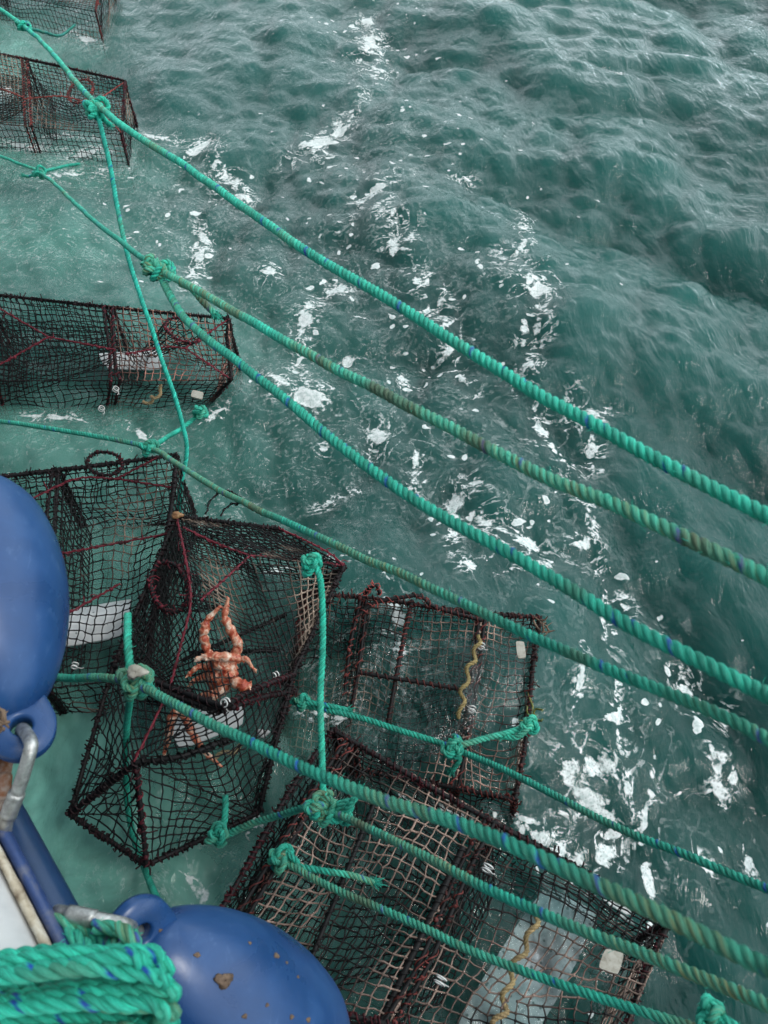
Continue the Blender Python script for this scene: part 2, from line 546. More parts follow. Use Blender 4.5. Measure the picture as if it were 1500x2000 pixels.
# ------------------------------------------------------------------ the sea
def lerp2(a, b, t):
    return a[0] * (1 - t) + b[0] * t, a[1] * (1 - t) + b[1] * t


def build_water():
    th_f = np.linspace(R(-56), R(56), 600)
    th = np.concatenate([th_f, np.linspace(R(60), R(300), 40)])
    r1 = 0.20 * 1.0045 ** np.arange(960)
    r2 = r1[-1] * 1.06 ** np.arange(1, 75)
    r = np.concatenate([r1, r2])
    cx, cy = 0.0, -0.25
    X = cx + r[:, None] * np.sin(th); Y = cy + r[:, None] * np.cos(th)
    rs = np.random.RandomState(5)
    Z = np.zeros_like(X); DX = np.zeros_like(X); DY = np.zeros_like(X)
    cell = r[:, None] * 0.0045
    # calmer in the lee of the hull (left), choppier out to the right
    calm = 0.35 + 0.65 / (1 + np.exp(-(X + 0.15 * Y - 0.0) * 2.5))
    main = R(8)
    for i in range(120):
        lam = 0.045 * (40 ** (rs.rand() ** .95))
        sp = 0.75 if lam < .4 else .5
        a = (main if i % 5 < 3 else R(78)) + rs.randn() * sp * .7
        k = 2 * math.pi / lam
        amp = 0.0058 * lam ** 0.84 * (1.1 if lam < .3 else 1.0)
        ph = rs.rand() * 6.28
        wq = .03 + .25 * lam; wx = X + wq * np.sin(Y * 2.3 + i); wy = Y + wq * np.sin(X * 2.1 + 2 * i)
        grp = .45 + .8 * (.5 + .5 * np.sin(X * (1.1 + .5 * rs.randn()) + Y * (.9 + .5 * rs.randn()) + rs.rand() * 6.28))
        arg = k * (math.cos(a) * wx + math.sin(a) * wy) + ph
        fade = np.clip(lam / (cell * 4) - 0.5, 0, 1) * grp
        Z += amp * fade * (np.sin(arg) + .25 * np.sin(2 * arg + .6))
        DX -= 0.7 * amp * fade * math.cos(a) * np.cos(arg); DY -= 0.7 * amp * fade * math.sin(a) * np.cos(arg)
    Z *= calm; X2 = X + DX * calm; Y2 = Y + DY * calm
    nr, nc = X.shape
    foam = np.full(X.shape, -1.2); milk = np.zeros_like(X); fleck = np.zeros_like(X); lace = np.zeros_like(X)

    def blob(px, py, rx, ry, ang=0):
        c = P(px, py, 0); ca, sa = math.cos(R(ang)), math.sin(R(ang))
        ex = P(px + rx * ca, py + rx * sa, 0) - c; ey = P(px - ry * sa, py + ry * ca, 0) - c
        Mx = np.linalg.inv(np.array([[ex[0], ey[0]], [ex[1], ey[1]]]))
        dx, dy = X - c[0], Y - c[1]
        a, b = Mx[0, 0] * dx + Mx[0, 1] * dy, Mx[1, 0] * dx + Mx[1, 1] * dy
        return np.exp(-(a * a + b * b) * .7)
    # foam patches where the photograph has them: x, y, half sizes, turn
    FO = [(630, 275, 40, 14, -25), (670, 250, 25, 8, -20), (735, 395, 35, 12, -35), (715, 70, 18, 30, 30), (605, 620, 14, 32, 15),
          (530, 532, 14, 10, 0), (668, 557, 20, 10, -20), (1045, 590, 22, 32, -40), (1065, 640, 12, 36, 10), (1035, 660, 9, 20, 0),
          (880, 620, 30, 12, 35), (600, 770, 55, 16, 12), (560, 750, 40, 8, 30), (920, 740, 26, 9, 55), (800, 740, 20, 10, 20), (745, 860, 22, 22, 40),
          (890, 990, 22, 26, 40), (940, 1030, 38, 14, 45), (1000, 1070, 30, 16, 20), (1005, 1125, 46, 13, -6), (930, 960, 15, 12, 0), (1115, 1060, 18, 12, -20),
          (905, 1140, 16, 10, 0), (1055, 850, 16, 22, 10), (1115, 780, 12, 16, 0), (1050, 735, 14, 10, 0), (1150, 820, 14, 30, 70),
          (1080, 1480, 22, 26, 0), (1125, 1470, 40, 30, 0), (1120, 1520, 50, 22, 20), (1160, 1545, 40, 14, 15), (1080, 1530, 26, 16, 0),
          (1040, 1610, 30, 20, 10), (1070, 1625, 22, 22, 40), (1120, 1640, 24, 30, 20), (1165, 1640, 34, 26, -30), (1140, 1680, 34, 14, 0), (1185, 1580, 22, 20, 0),
          (1250, 1560, 8, 36, -5), (1262, 1680, 10, 32, -12), (1440, 1370, 22, 22, 0), (1360, 1310, 24, 34, -30), (1300, 1280, 16, 10, 0), (1210, 1175, 20, 16, 20),
          (1160, 1390, 18, 12, 0), (1410, 1500, 14, 30, -30), (1480, 1640, 10, 40, -10), (1150, 1200, 10, 30, 0), (1445, 1480, 16, 16, 0), (1380, 1660, 22, 9, 40),
          (780, 490, 14, 18, 0), (820, 560, 12, 8, 0), (900, 350, 14, 8, 0), (390, 440, 10, 20, -20), (380, 490, 12, 20, 20), (390, 285, 26, 10, -25), (470, 370, 20, 7, 10),
          (690, 690, 16, 9, 0), (650, 980, 20, 10, -10), (700, 960, 16, 8, 0), (815, 900, 10, 26, 15), (880, 1070, 8, 30, 10), (130, 345, 50, 7, -8), (60, 290, 60, 8, 5), (170, 300, 40, 8, -10),
          (380, 1720, 9, 26, -15), (400, 1740, 10, 22, 30), (270, 830, 30, 10, 40), (300, 850, 24, 8, 0), (640, 870, 12, 8, 0), (580, 720, 14, 8, 0), (1200, 1500, 20, 8, 60), (960, 1050, 20, 10, 30),
          (1270, 1790, 8, 26, -10), (1350, 1350, 20, 12, 20), (1290, 1220, 16, 10, 0), (730, 120, 24, 8, 0), (720, 30, 16, 10, 0), (1190, 150, 16, 6, 20)]
    TR = []
    for tr_ in ([(725, 40), (730, 130), (690, 230), (640, 290)], [(740, 395), (790, 470), (830, 560), (880, 625), (930, 750)], [(1040, 580), (1070, 640), (1045, 740), (1060, 860), (1110, 960), (1150, 1060), (1155, 1200), (1165, 1330), (1160, 1420)],
                [(600, 620), (590, 700), (610, 770)], [(820, 880), (800, 960), (880, 1060)], [(1140, 800), (1160, 870), (1150, 920)], [(1250, 1480), (1250, 1580), (1262, 1700)], [(1380, 1430), (1420, 1520)], [(380, 430), (390, 500), (350, 560)], [(900, 980), (960, 1050), (1010, 1080)], [(1000, 400), (1010, 480), (980, 560)], [(400, 280), (440, 330), (480, 370)]):
        for i in range(len(tr_) - 1):
            for q_ in range(5):
                x_, y_ = lerp2(tr_[i], tr_[i + 1], (q_ + rs.rand() * .8) / 5)
                TR.append((x_ + rs.randn() * 7, y_ + rs.randn() * 7, 5 + 9 * rs.rand(), 10 + 16 * rs.rand(), rs.randn() * 30))
    FO += [(680, 1408, 50, 7, 8), (780, 1250, 14, 40, -10), (640, 1400, 20, 8, 0), (300, 268, 40, 6, 10), (120, 262, 50, 6, 5), (420, 800, 26, 8, -30), (100, 812, 60, 6, 0), (500, 1600, 12, 20, 10),
           (1010, 1575, 30, 7, 15), (1085, 1330, 6, 40, 5), (870, 1560, 30, 8, 20), (1200, 1735, 40, 7, 30), (560, 1135, 24, 7, 10), (690, 1125, 30, 7, 0), (160, 70, 30, 6, 20), (800, 1545, 20, 12, 20)]
    for f in TR:
        foam = np.maximum(foam, -1.2 + 1.5 * blob(*f))
    for f in FO:
        foam = np.maximum(foam, -1.2 + (2.1 if f[0] < 700 else 1.85) * blob(f[0], f[1], f[2] * 1.2, f[3] * 1.2, f[4]))
    band = np.zeros_like(X)
    for f in [(720, 60, 120, 90, 0), (740, 300, 230, 160, 0), (780, 560, 300, 180, 10), (900, 800, 300, 180, 30), (1000, 1050, 260, 200, 30), (1200, 1400, 260, 250, 0), (1250, 1700, 200, 250, 0), (400, 400, 200, 150, 0)]:
        band = np.maximum(band, blob(*f))
    fleck += 0.10 + 0.50 * band
    foam += 0.35 * band
    for f, a in [((40, 480, 240, 100, 0), .46), ((40, 90, 120, 60, 0), .6), ((90, 310, 180, 60, 0), .6), ((100, 860, 300, 100, 0), .52), ((80, 1600, 320, 300, 0), 1.1), ((350, 1720, 220, 160, 0), .75), ((250, 1150, 250, 260, 0), .55),
                 ((560, 1560, 120, 200, 0), .30), ((350, 620, 250, 120, 20), .30)]:
        milk = np.maximum(milk, a * blob(*f))
    for f, a in [((150, 330, 250, 70, 0), 1.), ((100, 450, 300, 130, 0), .8), ((300, 450, 160, 140, 0), .9), ((250, 850, 250, 80, 0), .6), ((420, 960, 120, 70, 0), .9), ((380, 1720, 160, 120, 0), .5), ((650, 780, 300, 240, 0), .8), ((560, 520, 260, 160, 0), .8), ((720, 1300, 140, 140, 0), .7), ((1100, 1600, 260, 160, 0), .4), ((1000, 1000, 300, 300, 0), .35), ((130, 60, 120, 60, 0), .9)]:
        lace = np.maximum(lace, .6 * a * blob(*f))
    v = np.stack([X2, Y2, Z], -1).reshape(-1, 3)
    idx = np.arange(nr * nc).reshape(nr, nc)
    nx = np.roll(idx, -1, 1)
    q = np.stack([idx[:-1], nx[:-1], nx[1:], idx[1:]], -1).reshape(-1, 4)
    # close the body of water: outer wall, bottom and the small middle
    nv = len(v)
    outer = v[idx[-1]].copy(); outer[:, 2] = -3
    inner = v[idx[0]].copy(); inner[:, 2] = -3
    vv = np.concatenate([v, outer, inner, np.array([[cx, cy, 0], [cx, cy, -3]])])
    oi = nv + np.arange(nc); ii = nv + nc + np.arange(nc)
    qo = np.stack([idx[-1], np.roll(idx[-1], -1), np.roll(oi, -1), oi], -1)
    qb = np.stack([ii, np.roll(ii, -1), np.roll(oi, -1), oi], -1)
    faces = [None] * (len(q) + len(qo) + len(qb))
    c0, c1 = nv + 2 * nc, nv + 2 * nc + 1
    for k in range(nc):
        k2 = (k + 1) % nc
        faces.append([c0, int(idx[0][k2]), int(idx[0][k])])
        faces.append([c1, int(ii[k]), int(ii[k2])])
    me = bpy.data.meshes.new('water')
    me.vertices.add(len(vv)); me.vertices.foreach_set('co', vv.astype(np.float32).ravel())
    qa = np.concatenate([q, qo, qb]); ta = np.array(faces[len(qa):])
    me.loops.add(qa.size + ta.size); me.loops.foreach_set('vertex_index', np.concatenate([qa.ravel(), ta.ravel()]).astype(np.int32))
    me.polygons.add(len(faces))
    me.polygons.foreach_set('loop_start', np.concatenate([np.arange(len(qa)) * 4, qa.size + np.arange(len(ta)) * 3]).astype(np.int32))
    me.polygons.foreach_set('loop_total', np.concatenate([np.full(len(qa), 4), np.full(len(ta), 3)]).astype(np.int32))
    me.update(calc_edges=True)
    me.polygons.foreach_set('use_smooth', np.concatenate([np.ones(len(q), bool), np.zeros(len(faces) - len(q), bool)]))
    pad = len(vv) - nv
    for nm, arr in (('foam', foam), ('milk', milk), ('fleck', fleck), ('lace', lace)):
        at = me.attributes.new(nm, 'FLOAT', 'POINT')
        at.data.foreach_set('value', np.concatenate([arr.ravel(), np.full(pad, arr.min())]).astype(np.float32))
    me.materials.append(mat_water())
    me.update()
    o = bpy.data.objects.new('water', me)
    COL.objects.link(o)
    return tag(o, 'choppy teal sea water with white foam patches', None, None, 'structure')


build_water()

# ------------------------------------------------------------------ nets, rods, pots
BLACK = np.array([.007, .0065, .007])
RED = np.array([.17, .022, .035])
REDBR = np.array([.33, .075, .065])
TAN = np.array([.33, .245, .19])
DKRED = np.array([.020, .007, .009])
TW = 0.00105


def net_patch(g, c, cell, tan=0.0, tcol=TAN, sag=0.0, seed=0, tri=False, diamond=False, wob=0.6, r=TW):
    """one panel of knotted twine stretched over 4 (or 3) corners"""
    c = [np.asarray(x, float) for x in c]
    if tri: wob = wob * .4
    if tri: c = [c[0], c[1], (c[1] + c[2]) / 2, c[2]]
    c00, c10, c11, c01 = c
    lu = (np.linalg.norm(c10 - c00) + np.linalg.norm(c11 - c01)) / 2
    lv = (np.linalg.norm(c01 - c00) + np.linalg.norm(c11 - c10)) / 2
    cell = cell * .88
    nu, nv = max(3, round(lu / cell)), max(3, round(lv / cell))
    if diamond: nu, nv = int(nu * 1.42), int(nv * 1.42)
    rs = np.random.RandomState(seed)
    U, V = np.meshgrid(np.arange(nu + 1) / nu, np.arange(nv + 1) / nv, indexing='ij')
    e = np.sin(math.pi * U) * np.sin(math.pi * V)

    def sm(f):
        z = 0
        for i in range(5):
            a, b = rs.uniform(-1, 1, 2) * f; z = z + np.sin(6.28 * (a * U + b * V) + rs.rand() * 6.28)
        return z / 3.2
    U2 = U + wob * e ** .5 * (sm(1.6) * 1.6 + rs.randn(*U.shape) * .16) / nu
    V2 = V + wob * e ** .5 * (sm(1.6) * 1.6 + rs.randn(*U.shape) * .16) / nv
    if tri:
        # corner c2 is the apex: squeeze
        pass
    p = ((1 - U2) * (1 - V2))[..., None] * c00 + (U2 * (1 - V2))[..., None] * c10 + (U2 * V2)[..., None] * c11 + ((1 - U2) * V2)[..., None] * c01
    nrm = np.cross(c10 - c00, c01 - c00); nrm = nrm / (np.linalg.norm(nrm) + 1e-9)
    if nrm[2] < 0: nrm = -nrm
    p = p + nrm * (sag * e + .007 * sm(2.2) * e ** .5)[..., None]
    fo = np.clip(.5 + .8 * sm(1.3) + (tan - .5) * 2 + .16 * rs.randn(*U.shape), 0, 1) ** 1.3 if tan > 0 else np.zeros(U.shape)
    colr = BLACK * (1 - fo[..., None]) + np.asarray(tcol) * fo[..., None] * (.65 + .5 * rs.rand(*U.shape))[..., None]
    ed = []
    I = np.arange((nu + 1) * (nv + 1)).reshape(nu + 1, nv + 1)
    if diamond:
        par = (np.add.outer(np.arange(nu + 1), np.arange(nv + 1)) % 2 == 0)
        m1 = par[:-1, :-1]; ed.append(np.stack([I[:-1, :-1][m1], I[1:, 1:][m1]], 1))
        m2 = par[:-1, 1:]; ed.append(np.stack([I[:-1, 1:][m2], I[1:, :-1][m2]], 1))
        nodes = I[par]
    else:
        step = 1
        ed.append(np.stack([I[:-1].ravel(), I[1:].ravel()], 1)); ed.append(np.stack([I[:, :-1].ravel(), I[:, 1:].ravel()], 1))
        nodes = I.ravel()
    ed = np.concatenate(ed)
    pf, cf = p.reshape(-1, 3), colr.reshape(-1, 3)
    p0, p1 = pf[ed[:, 0]], pf[ed[:, 1]]
    L = np.linalg.norm(p1 - p0, axis=1)
    k = (L > 0.0025) & (rs.rand(len(L)) > .004)
    ed, p0, p1, L = ed[k], p0[k], p1[k], L[k]
    pm = (p0 + p1) / 2 + rs.randn(len(p0), 3) * (L * .055)[:, None] - np.array([0, 0, 1]) * (L * .07)[:, None]
    cc = np.stack([cf[ed[:, 0]], (cf[ed[:, 0]] + cf[ed[:, 1]]) / 2, cf[ed[:, 1]]], 1)
    fe = (fo.reshape(-1)[ed[:, 0]] + fo.reshape(-1)[ed[:, 1]])[:, None] * .5
    g.tubes(np.stack([p0, pm, p1], 1), np.stack([np.full(len(L), r)] * 3, 1) * rs.uniform(.75, 1.2, (len(L), 1)) * (1 + .3 * fe * rs.rand(len(L), 1)), cc, sides=5)
    # knots
    nd = pf[nodes]; dv = rs.randn(len(nd), 3); dv /= np.linalg.norm(dv, axis=1, keepdims=True)
    kk = np.stack([nd - dv * r * 2.0, nd - dv * r * .8, nd + dv * r * .8, nd + dv * r * 2.0], 1)
    g.tubes(kk, np.array([[.2, 2.0, 2.0, .2]]) * r, np.repeat(cf[nodes][:, None], 4, 1), sides=5)


def rod(g, pts, r=.0032, col=BLACK):
    p = catmull(pts, .012)
    if len(pts) == 2:
        p = p
    g.tubes(p, r, np.asarray(col), sides=8)
    return p


def wrap(g, pts, r, col, seed, pitch=.011, dens=1.0, fray=1.0, tr=.0011):
    """twine lashed round a rod, with stray ends"""
    rs = np.random.RandomState(seed)
    p = catmull(pts, .0022)
    t, u, b = frames(p)
    s = np.arange(len(p)) * .0022
    ph = np.cumsum(.0022 / (pitch * (.35 + 1.3 * vnoise(s / .02, seed)))) * 6.28
    rr = r + tr * (.8 + 1.2 * vnoise(s / .008, seed + 2))
    h = p + rr[:, None] * (np.cos(ph)[:, None] * u + np.sin(ph)[:, None] * b)
    cm = np.clip(vnoise(s / .05, seed + 8) * 1.8 - .3, 0, 1)[:, None]
    cc = col * cm + (col * .25 + BLACK * .5) * (1 - cm)
    g.tubes(h, tr, cc, sides=5)
    n = int(s[-1] / .011 * fray)
    if n > 0:
        ii = rs.randint(0, len(p), n)
        d = rs.randn(n, 3); d -= t[ii] * (d * t[ii]).sum(1, keepdims=True) * .5
        d /= np.linalg.norm(d, axis=1, keepdims=True)
        ln = rs.uniform(.003, .012, (n, 1))
        p0 = p[ii]; pm = p0 + d * ln * .7; p1 = p0 + d * ln + rs.randn(n, 3) * ln * .35
        g.tubes(np.stack([p0, pm, p1], 1), tr * .9, np.repeat((cc[ii] * 1.1)[:, None], 3, 1), sides=4)
        # lumps of knotted twine
        m = n // 2
        ii = rs.randint(0, len(p), m); a = rs.randn(m, 3); a /= np.linalg.norm(a, axis=1, keepdims=True)
        q = p[ii] + rs.randn(m, 3) * r * .6
        kk = np.stack([q - a * .004, q - a * .0018, q + a * .0018, q + a * .004], 1)
        g.tubes(kk, np.array([[.0007, .0026, .0026, .0007]]) * rs.uniform(.7, 1.3, (m, 1)), np.repeat(cc[ii][:, None], 4, 1), sides=6)


def helix_cord(g, pts, rad, turn, tr, col, seed=0):
    p = catmull(pts, .0015)
    t, u, b = frames(p)
    s = np.arange(len(p)) * .0015
    rs = np.random.RandomState(seed)
    ph = s / turn * 6.28 + 1.2 * vnoise(s / .03, seed)
    p = p + np.stack([vnoise(s / .025, seed + 11 + k) - .5 for k in range(3)], 1) * .010
    h = p + rad * .62 * (.5 + 1.0 * vnoise(s / .012, seed + 1))[:, None] * (np.cos(ph)[:, None] * u + np.sin(ph)[:, None] * b)
    c = np.asarray(col) * (.6 + .8 * vnoise(s / .006, seed + 4))[:, None]
    g.tubes(h, tr * (.75 + .5 * vnoise(s / .004, seed + 6))[None], c, sides=7)


def plate_geo(g, corners, thick, curve=0.0, nu=16, nv=8, col=(.7, .7, .7)):
    """bowed plate with rounded outline, closed"""
    c00, c10, c11, c01 = [np.asarray(x, float) for x in corners]
    n = np.cross(c10 - c00, c01 - c00); n /= np.linalg.norm(n)
    if n[2] < 0: n = -n
    us = np.linspace(0, 1, nu + 1); vs = np.linspace(0, 1, nv + 1)
    U, V = np.meshgrid(us, vs, indexing='ij')
    # pull the corners in so that the outline is round
    k = .10
    U = .5 + (U - .5) * (1 - k * (2 * np.abs(V - .5)) ** 4)
    V = .5 + (V - .5) * (1 - k * 1.6 * (2 * np.abs(U - .5)) ** 6)
    p = ((1 - U) * (1 - V))[..., None] * c00 + (U * (1 - V))[..., None] * c10 + (U * V)[..., None] * c11 + ((1 - U) * V)[..., None] * c01
    p = p + n * (curve * np.sin(math.pi * V))[..., None]
    a = p.reshape(-1, 3); b = a - n * thick
    I = np.arange(len(a)).reshape(nu + 1, nv + 1); off = len(a)
    q = np.stack([I[:-1, :-1], I[1:, :-1], I[1:, 1:], I[:-1, 1:]], -1).reshape(-1, 4)
    rim = np.concatenate([I[:, 0], I[-1, 1:], I[-2::-1, -1], I[0, -2:0:-1]])
    qs = np.stack([rim, np.roll(rim, -1), np.roll(rim, -1) + off, rim + off], 1)
    g.add(np.concatenate([a, b]), np.concatenate([q, q[:, ::-1] + off, qs]), col)


def lerp(a, b, t): return np.asarray(a) * (1 - t) + np.asarray(b) * t


class Pot:
    def __init__(s, origin, label, seed):
        s.o = thing('lobster_pot', origin, label, 'lobster pot', 'net lobster pots hanging at the water line')
        s.seed = seed * 100

    def net(s, corners, cell=.0165, **k):
        s.seed += 1
        g = Geo(); net_patch(g, corners, cell, seed=s.seed, **k)
        return g.build('net_panel', M_TWINE, s.o)

    def rods(s, name, polys, r=.0034, col=BLACK, wcol=RED, fray=1.0, dens=1.0, pitch=.011, tr=.0011):
        g = Geo(); g2 = Geo()
        for p in polys:
            s.seed += 1
            rod(g, p, r, col); wrap(g2, p, r, wcol, s.seed, pitch, dens, fray, tr)
        o = g.build(name, M_TWINE, s.o)
        w_ = g2.build('lashing', M_TWINE, o)
        return o

    def twine(s, polys, col=RED, r=.0016, name='taut_twine'):
        for p in polys:
            s.seed += 1
            g = Geo(); q = catmull(p, .006)
            g.tubes(q, r, np.asarray(col), sides=6); wrap(g, p, r * .8, np.asarray(col), s.seed, .02, 1, .5, .0009)
            g.build(name, M_TWINE, s.o)

    def ring(s, c, ex, ey, col=RED, r=.0028):
        t = np.linspace(0, 2 * math.pi, 26)
        p = np.asarray(c) + np.cos(t)[:, None] * np.asarray(ex) + np.sin(t)[:, None] * np.asarray(ey)
        g = Geo(); g.tubes(p, r, BLACK * 1.5, sides=7)
        o = g.build('entrance_ring', M_TWINE, s.o)
        g2 = Geo(); s.seed += 1; wrap(g2, p, r, np.asarray(col), s.seed, .008, 1, 1.4); g2.build('lashing', M_TWINE, o)

    def funnel(s, c, ex, ey, tip, k=.35, cell=.014):
        """net throat leading in from the ring"""
        s.seed += 1
        g = Geo(); n = 16; m = 7
        rs = np.random.RandomState(s.seed)
        th = np.arange(n) * 6.283 / n
        rows = []
        for j in range(m):
            f = j / (m - 1)
            cc = lerp(c, tip, f); sc = 1 + (k - 1) * f
            rows.append(cc + sc * (np.cos(th)[:, None] * np.asarray(ex) + np.sin(th)[:, None] * np.asarray(ey)) + rs.randn(n, 3) * .002)
        rows = np.array(rows)
        A = rows; B = np.roll(rows, -1, 1)
        g.tubes(np.stack([A, (A + B) / 2 - [0, 0, .001], B], 2).reshape(-1, 3, 3), TW, BLACK, sides=4)
        A, B = rows[:-1], rows[1:]
        g.tubes(np.stack([A, (A + B) / 2, B], 2).reshape(-1, 3, 3), TW, BLACK, sides=4)
        g.build('funnel_net', M_TWINE, s.o)

    def ties(s, pts, axis, r=.0075, n=2):
        r = r * .66
        axis = np.asarray(axis, float); axis /= np.linalg.norm(axis)
        ref = np.cross(axis, [0, 0, 1]); ref /= np.linalg.norm(ref); up = np.cross(axis, ref)
        for c in pts:
            g = Geo()
            for k in range(n):
                t = np.linspace(0, 2 * math.pi, 15)
                g.tubes(np.asarray(c) + axis * (.006 * k - .003) + r * (np.cos(t)[:, None] * ref + np.sin(t)[:, None] * up), .0011, (.7, .7, .7), sides=5)
            tl = np.asarray(c) + up * r
            g.tubes(np.array([tl, tl + ref * .008 + up * .004, tl + ref * .012 + up * .002]), .0009, (.7, .7, .7), sides=4)
            g.build('cable_tie', M_TIE, s.o)

    def plate(s, corners, curve=.012, name='bait_plate', mat=None, th=.003):
        g = Geo(); plate_geo(g, corners, th, curve); return g.build(name, mat or M_PLATE, s.o, smooth=False)

    def cord(s, pts, rad=.0045, turn=.034, tr=.0034, col=(.40, .29, .15)):
        s.seed += 1
        p = catmull(pts, .003); t, u, b = frames(p); q = np.arange(len(p)) * .003
        ph = q / turn * 6.28 + 1.5 * vnoise(q / .03, s.seed)
        h = p + (rad * (.5 + vnoise(q / .02, s.seed + 1)))[:, None] * (np.cos(ph)[:, None] * u + np.sin(ph)[:, None] * b)
        g = Geo(); rope_geo(g, h, tr, s.seed, .25, 0, np.asarray(col), 150, sides=6, wob=.001, lay=5.5)
        return g.build('bait_cord', M_ROPE, s.o)


def box_pot(label, seed, top, drop, hoops, cell=.0165, tan=(0.2, 0.2, 0.2), inset=0.0, cols=(RED, RED), sag=-.012, shift=(0, 0), tcol=TAN, bover=None, fray=1.0, near_rod=True):
    """frame pot: four top corners (far left, far right, near right, near left), drop in metres, hoops as fractions of the length"""
    T = [np.asarray(t, float) for t in top]
    B = [t + np.array([shift[0], shift[1], -drop]) for t in T]
    cen = sum(T) / 4
    B = [lerp(b, cen + np.array([shift[0], shift[1], -drop]), inset) for b in B]
    for k_, v_ in (bover or {}).items(): B[k_] = np.asarray(v_, float)
    pot = Pot(sum(B) / 4, label, seed)
    fr = [0] + list(hoops) + [1]
    for i in range(len(fr) - 1):
        a, b = fr[i], fr[i + 1]
        q = lambda A, Bq, f: lerp(A, Bq, f)
        tl, tr, br_, bl = q(T[0], T[1], a), q(T[0], T[1], b), q(T[3], T[2], b), q(T[3], T[2], a)
        tn = tan[min(i, len(tan) - 1)]
        pot.net([tl, tr, br_, bl], cell, tan=tn, tcol=tcol, sag=sag)
        xl, xr, yr, yl = q(B[0], B[1], a), q(B[0], B[1], b), q(B[3], B[2], b), q(B[3], B[2], a)
        pot.net([bl, br_, yr, yl], cell, tan=tn * .6, tcol=tcol, sag=-.006)
        pot.net([tl, tr, xr, xl], cell, tan=tn * .6, tcol=tcol, sag=-.006)
        pot.net([xl, xr, yr, yl], cell * 1.5, sag=-.004)
    pot.net([T[1], T[2], B[2], B[1]], cell, tan=tan[-1] * .8, tcol=tcol, sag=-.004)
    pot.net([T[0], T[3], B[3], B[0]], cell, tan=tan[0] * .6, sag=-.004)
    for h in hoops:                      # inner throats of netting hung from the hoops
        a, b = lerp(T[0], T[1], h), lerp(T[3], T[2], h)
        c_, d_ = lerp(B[0], B[1], min(1, h + .20)), lerp(B[3], B[2], min(1, h + .20))
        m_ = .45
        pot.net([a, b, lerp(lerp(b, d_, m_), lerp(a, c_, m_), .2), lerp(lerp(a, c_, m_), lerp(b, d_, m_), .2)], cell * .85, sag=-.004)
        a2_, b2_ = lerp(T[0], T[1], max(0, h - .22)), lerp(T[3], T[2], max(0, h - .22))
        pot.net([lerp(a, b, .3), lerp(a, b, .75), lerp(b2_, B[3], .4), lerp(a2_, B[0], .4)], cell * .85, sag=-.004)
    er = random.Random(seed)

    def jig(a, b):
        r3 = lambda: np.array([er.uniform(-1, 1) for _ in range(3)]) * .0055
        return [a, lerp(a, b, .3) + r3(), lerp(a, b, .68) + r3(), b]
    pot.rods('frame', [jig(*e) for e in [[T[0], T[1]], [T[1], T[2]]] + ([[T[2], T[3]]] if near_rod else []) + [[T[3], T[0]], [B[0], B[1]], [B[1], B[2]], [B[2], B[3]], [B[3], B[0]],
                       [T[0], B[0]], [T[1], B[1]], [T[2], B[2]], [T[3], B[3]]]], wcol=cols[0], fray=fray * 1.6, pitch=.008, tr=.0013)
    for h in hoops:
        for dlt in (-.012, .012):
            f = h + dlt
            a, b = lerp(T[0], T[1], f), lerp(T[3], T[2], f)
            c, d = lerp(B[0], B[1], f), lerp(B[3], B[2], f)
            pot.rods('hoop', [jig(a, b), [b, d], [d, c], [c, a]], r=.0028, wcol=cols[1], fray=fray * .5, pitch=.021, tr=.001)
    return pot, T, B


# --- far pot cut off by the top of the frame
T = [P(-230, -120, .13), P(215, -75, .13), P(186, 22, .10), P(-190, -45, .10)]
p1, T1, B1 = box_pot('dark net pot mostly outside the frame in the top left corner', 1, T, .22, [.45], cell=.022, near_rod=False, tan=(.25, .35), cols=(REDBR, RED))

# --- pot by the first knot
T = [P(-205, 62, .15), P(244, 158, .15), P(236, 262, .10), P(-190, 225, .08)]
p2, T2, B2 = box_pot('dark net pot with pink red twine bands lying behind the thin bright hanging rope', 2, T, .20, [.59], cell=.021, tan=(.2, .3), near_rod=False, cols=(RED * .5, REDBR))
c2 = P(158, 178, .155)
p2.ring(c2, P(182, 172, .155) - c2, P(160, 156, .16) - c2, col=REDBR)
jn = P(180, 203, .15)
p2.twine([[P(-60, 165, .14), P(0, 173, .15), P(46, 190, .15)], [P(46, 193, .15), P(120, 188, .155), jn], [jn, P(242, 161, .15)], [jn, P(236, 258, .11)]], REDBR)
p2.plate([P(-60, 172, -.02), P(22, 165, -.02), P(26, 205, -.02), P(-60, 212, -.02)])

# --- third pot
T = [P(-260, 548, .15), P(446, 622, .15), P(452, 742, .10), P(-245, 745, .07)]
p3, T3, B3 = box_pot('black net pot with cream bait cord and small grey tag, in milky water at left', 3, T, .21, [.33, .68], cell=.019, near_rod=False, tan=(.0, .0, .62), cols=(DKRED, RED * .8), fray=1.2, tcol=(.40, .20, .155), bover={2: P(388, 806, -.06)}, sag=-.022)
jn = P(362, 680, .14)
c3 = P(358, 645, .15)
ex, ey = P(393, 652, .15) - c3, P(352, 622, .155) - c3
p3.ring(c3, ex, ey)
p3.funnel(c3, ex, ey, c3 + np.array([-.1, .02, -.08]))
j2 = P(95, 658, .13)
p3.twine([[P(-60, 555, .15), P(0, 602, .15), j2], [j2, P(0, 712, .1), P(-50, 740, .09)], [j2, P(225, 683, .13)], [P(245, 692, .13), P(320, 678, .14), jn], [jn, P(446, 624, .15)], [jn, P(450, 740, .1)]], RED)
p3.plate([P(190, 690, 0.03), P(322, 682, 0.03), P(318, 722, 0.03), P(205, 720, 0.03)], name='bait_plate')
p3.cord([P(318, 752, .11), P(305, 775, .09), P(280, 790, .06)])
p3.ties([P(226, 760, .075), P(198, 798, .03)], P(230, 750, .1) - P(200, 800, .02), r=.009)
p3.plate([P(376, 761, .105), P(398, 766, .105), P(394, 780, .105), P(372, 774, .105)], .0, 'name_tag', M_TAG)

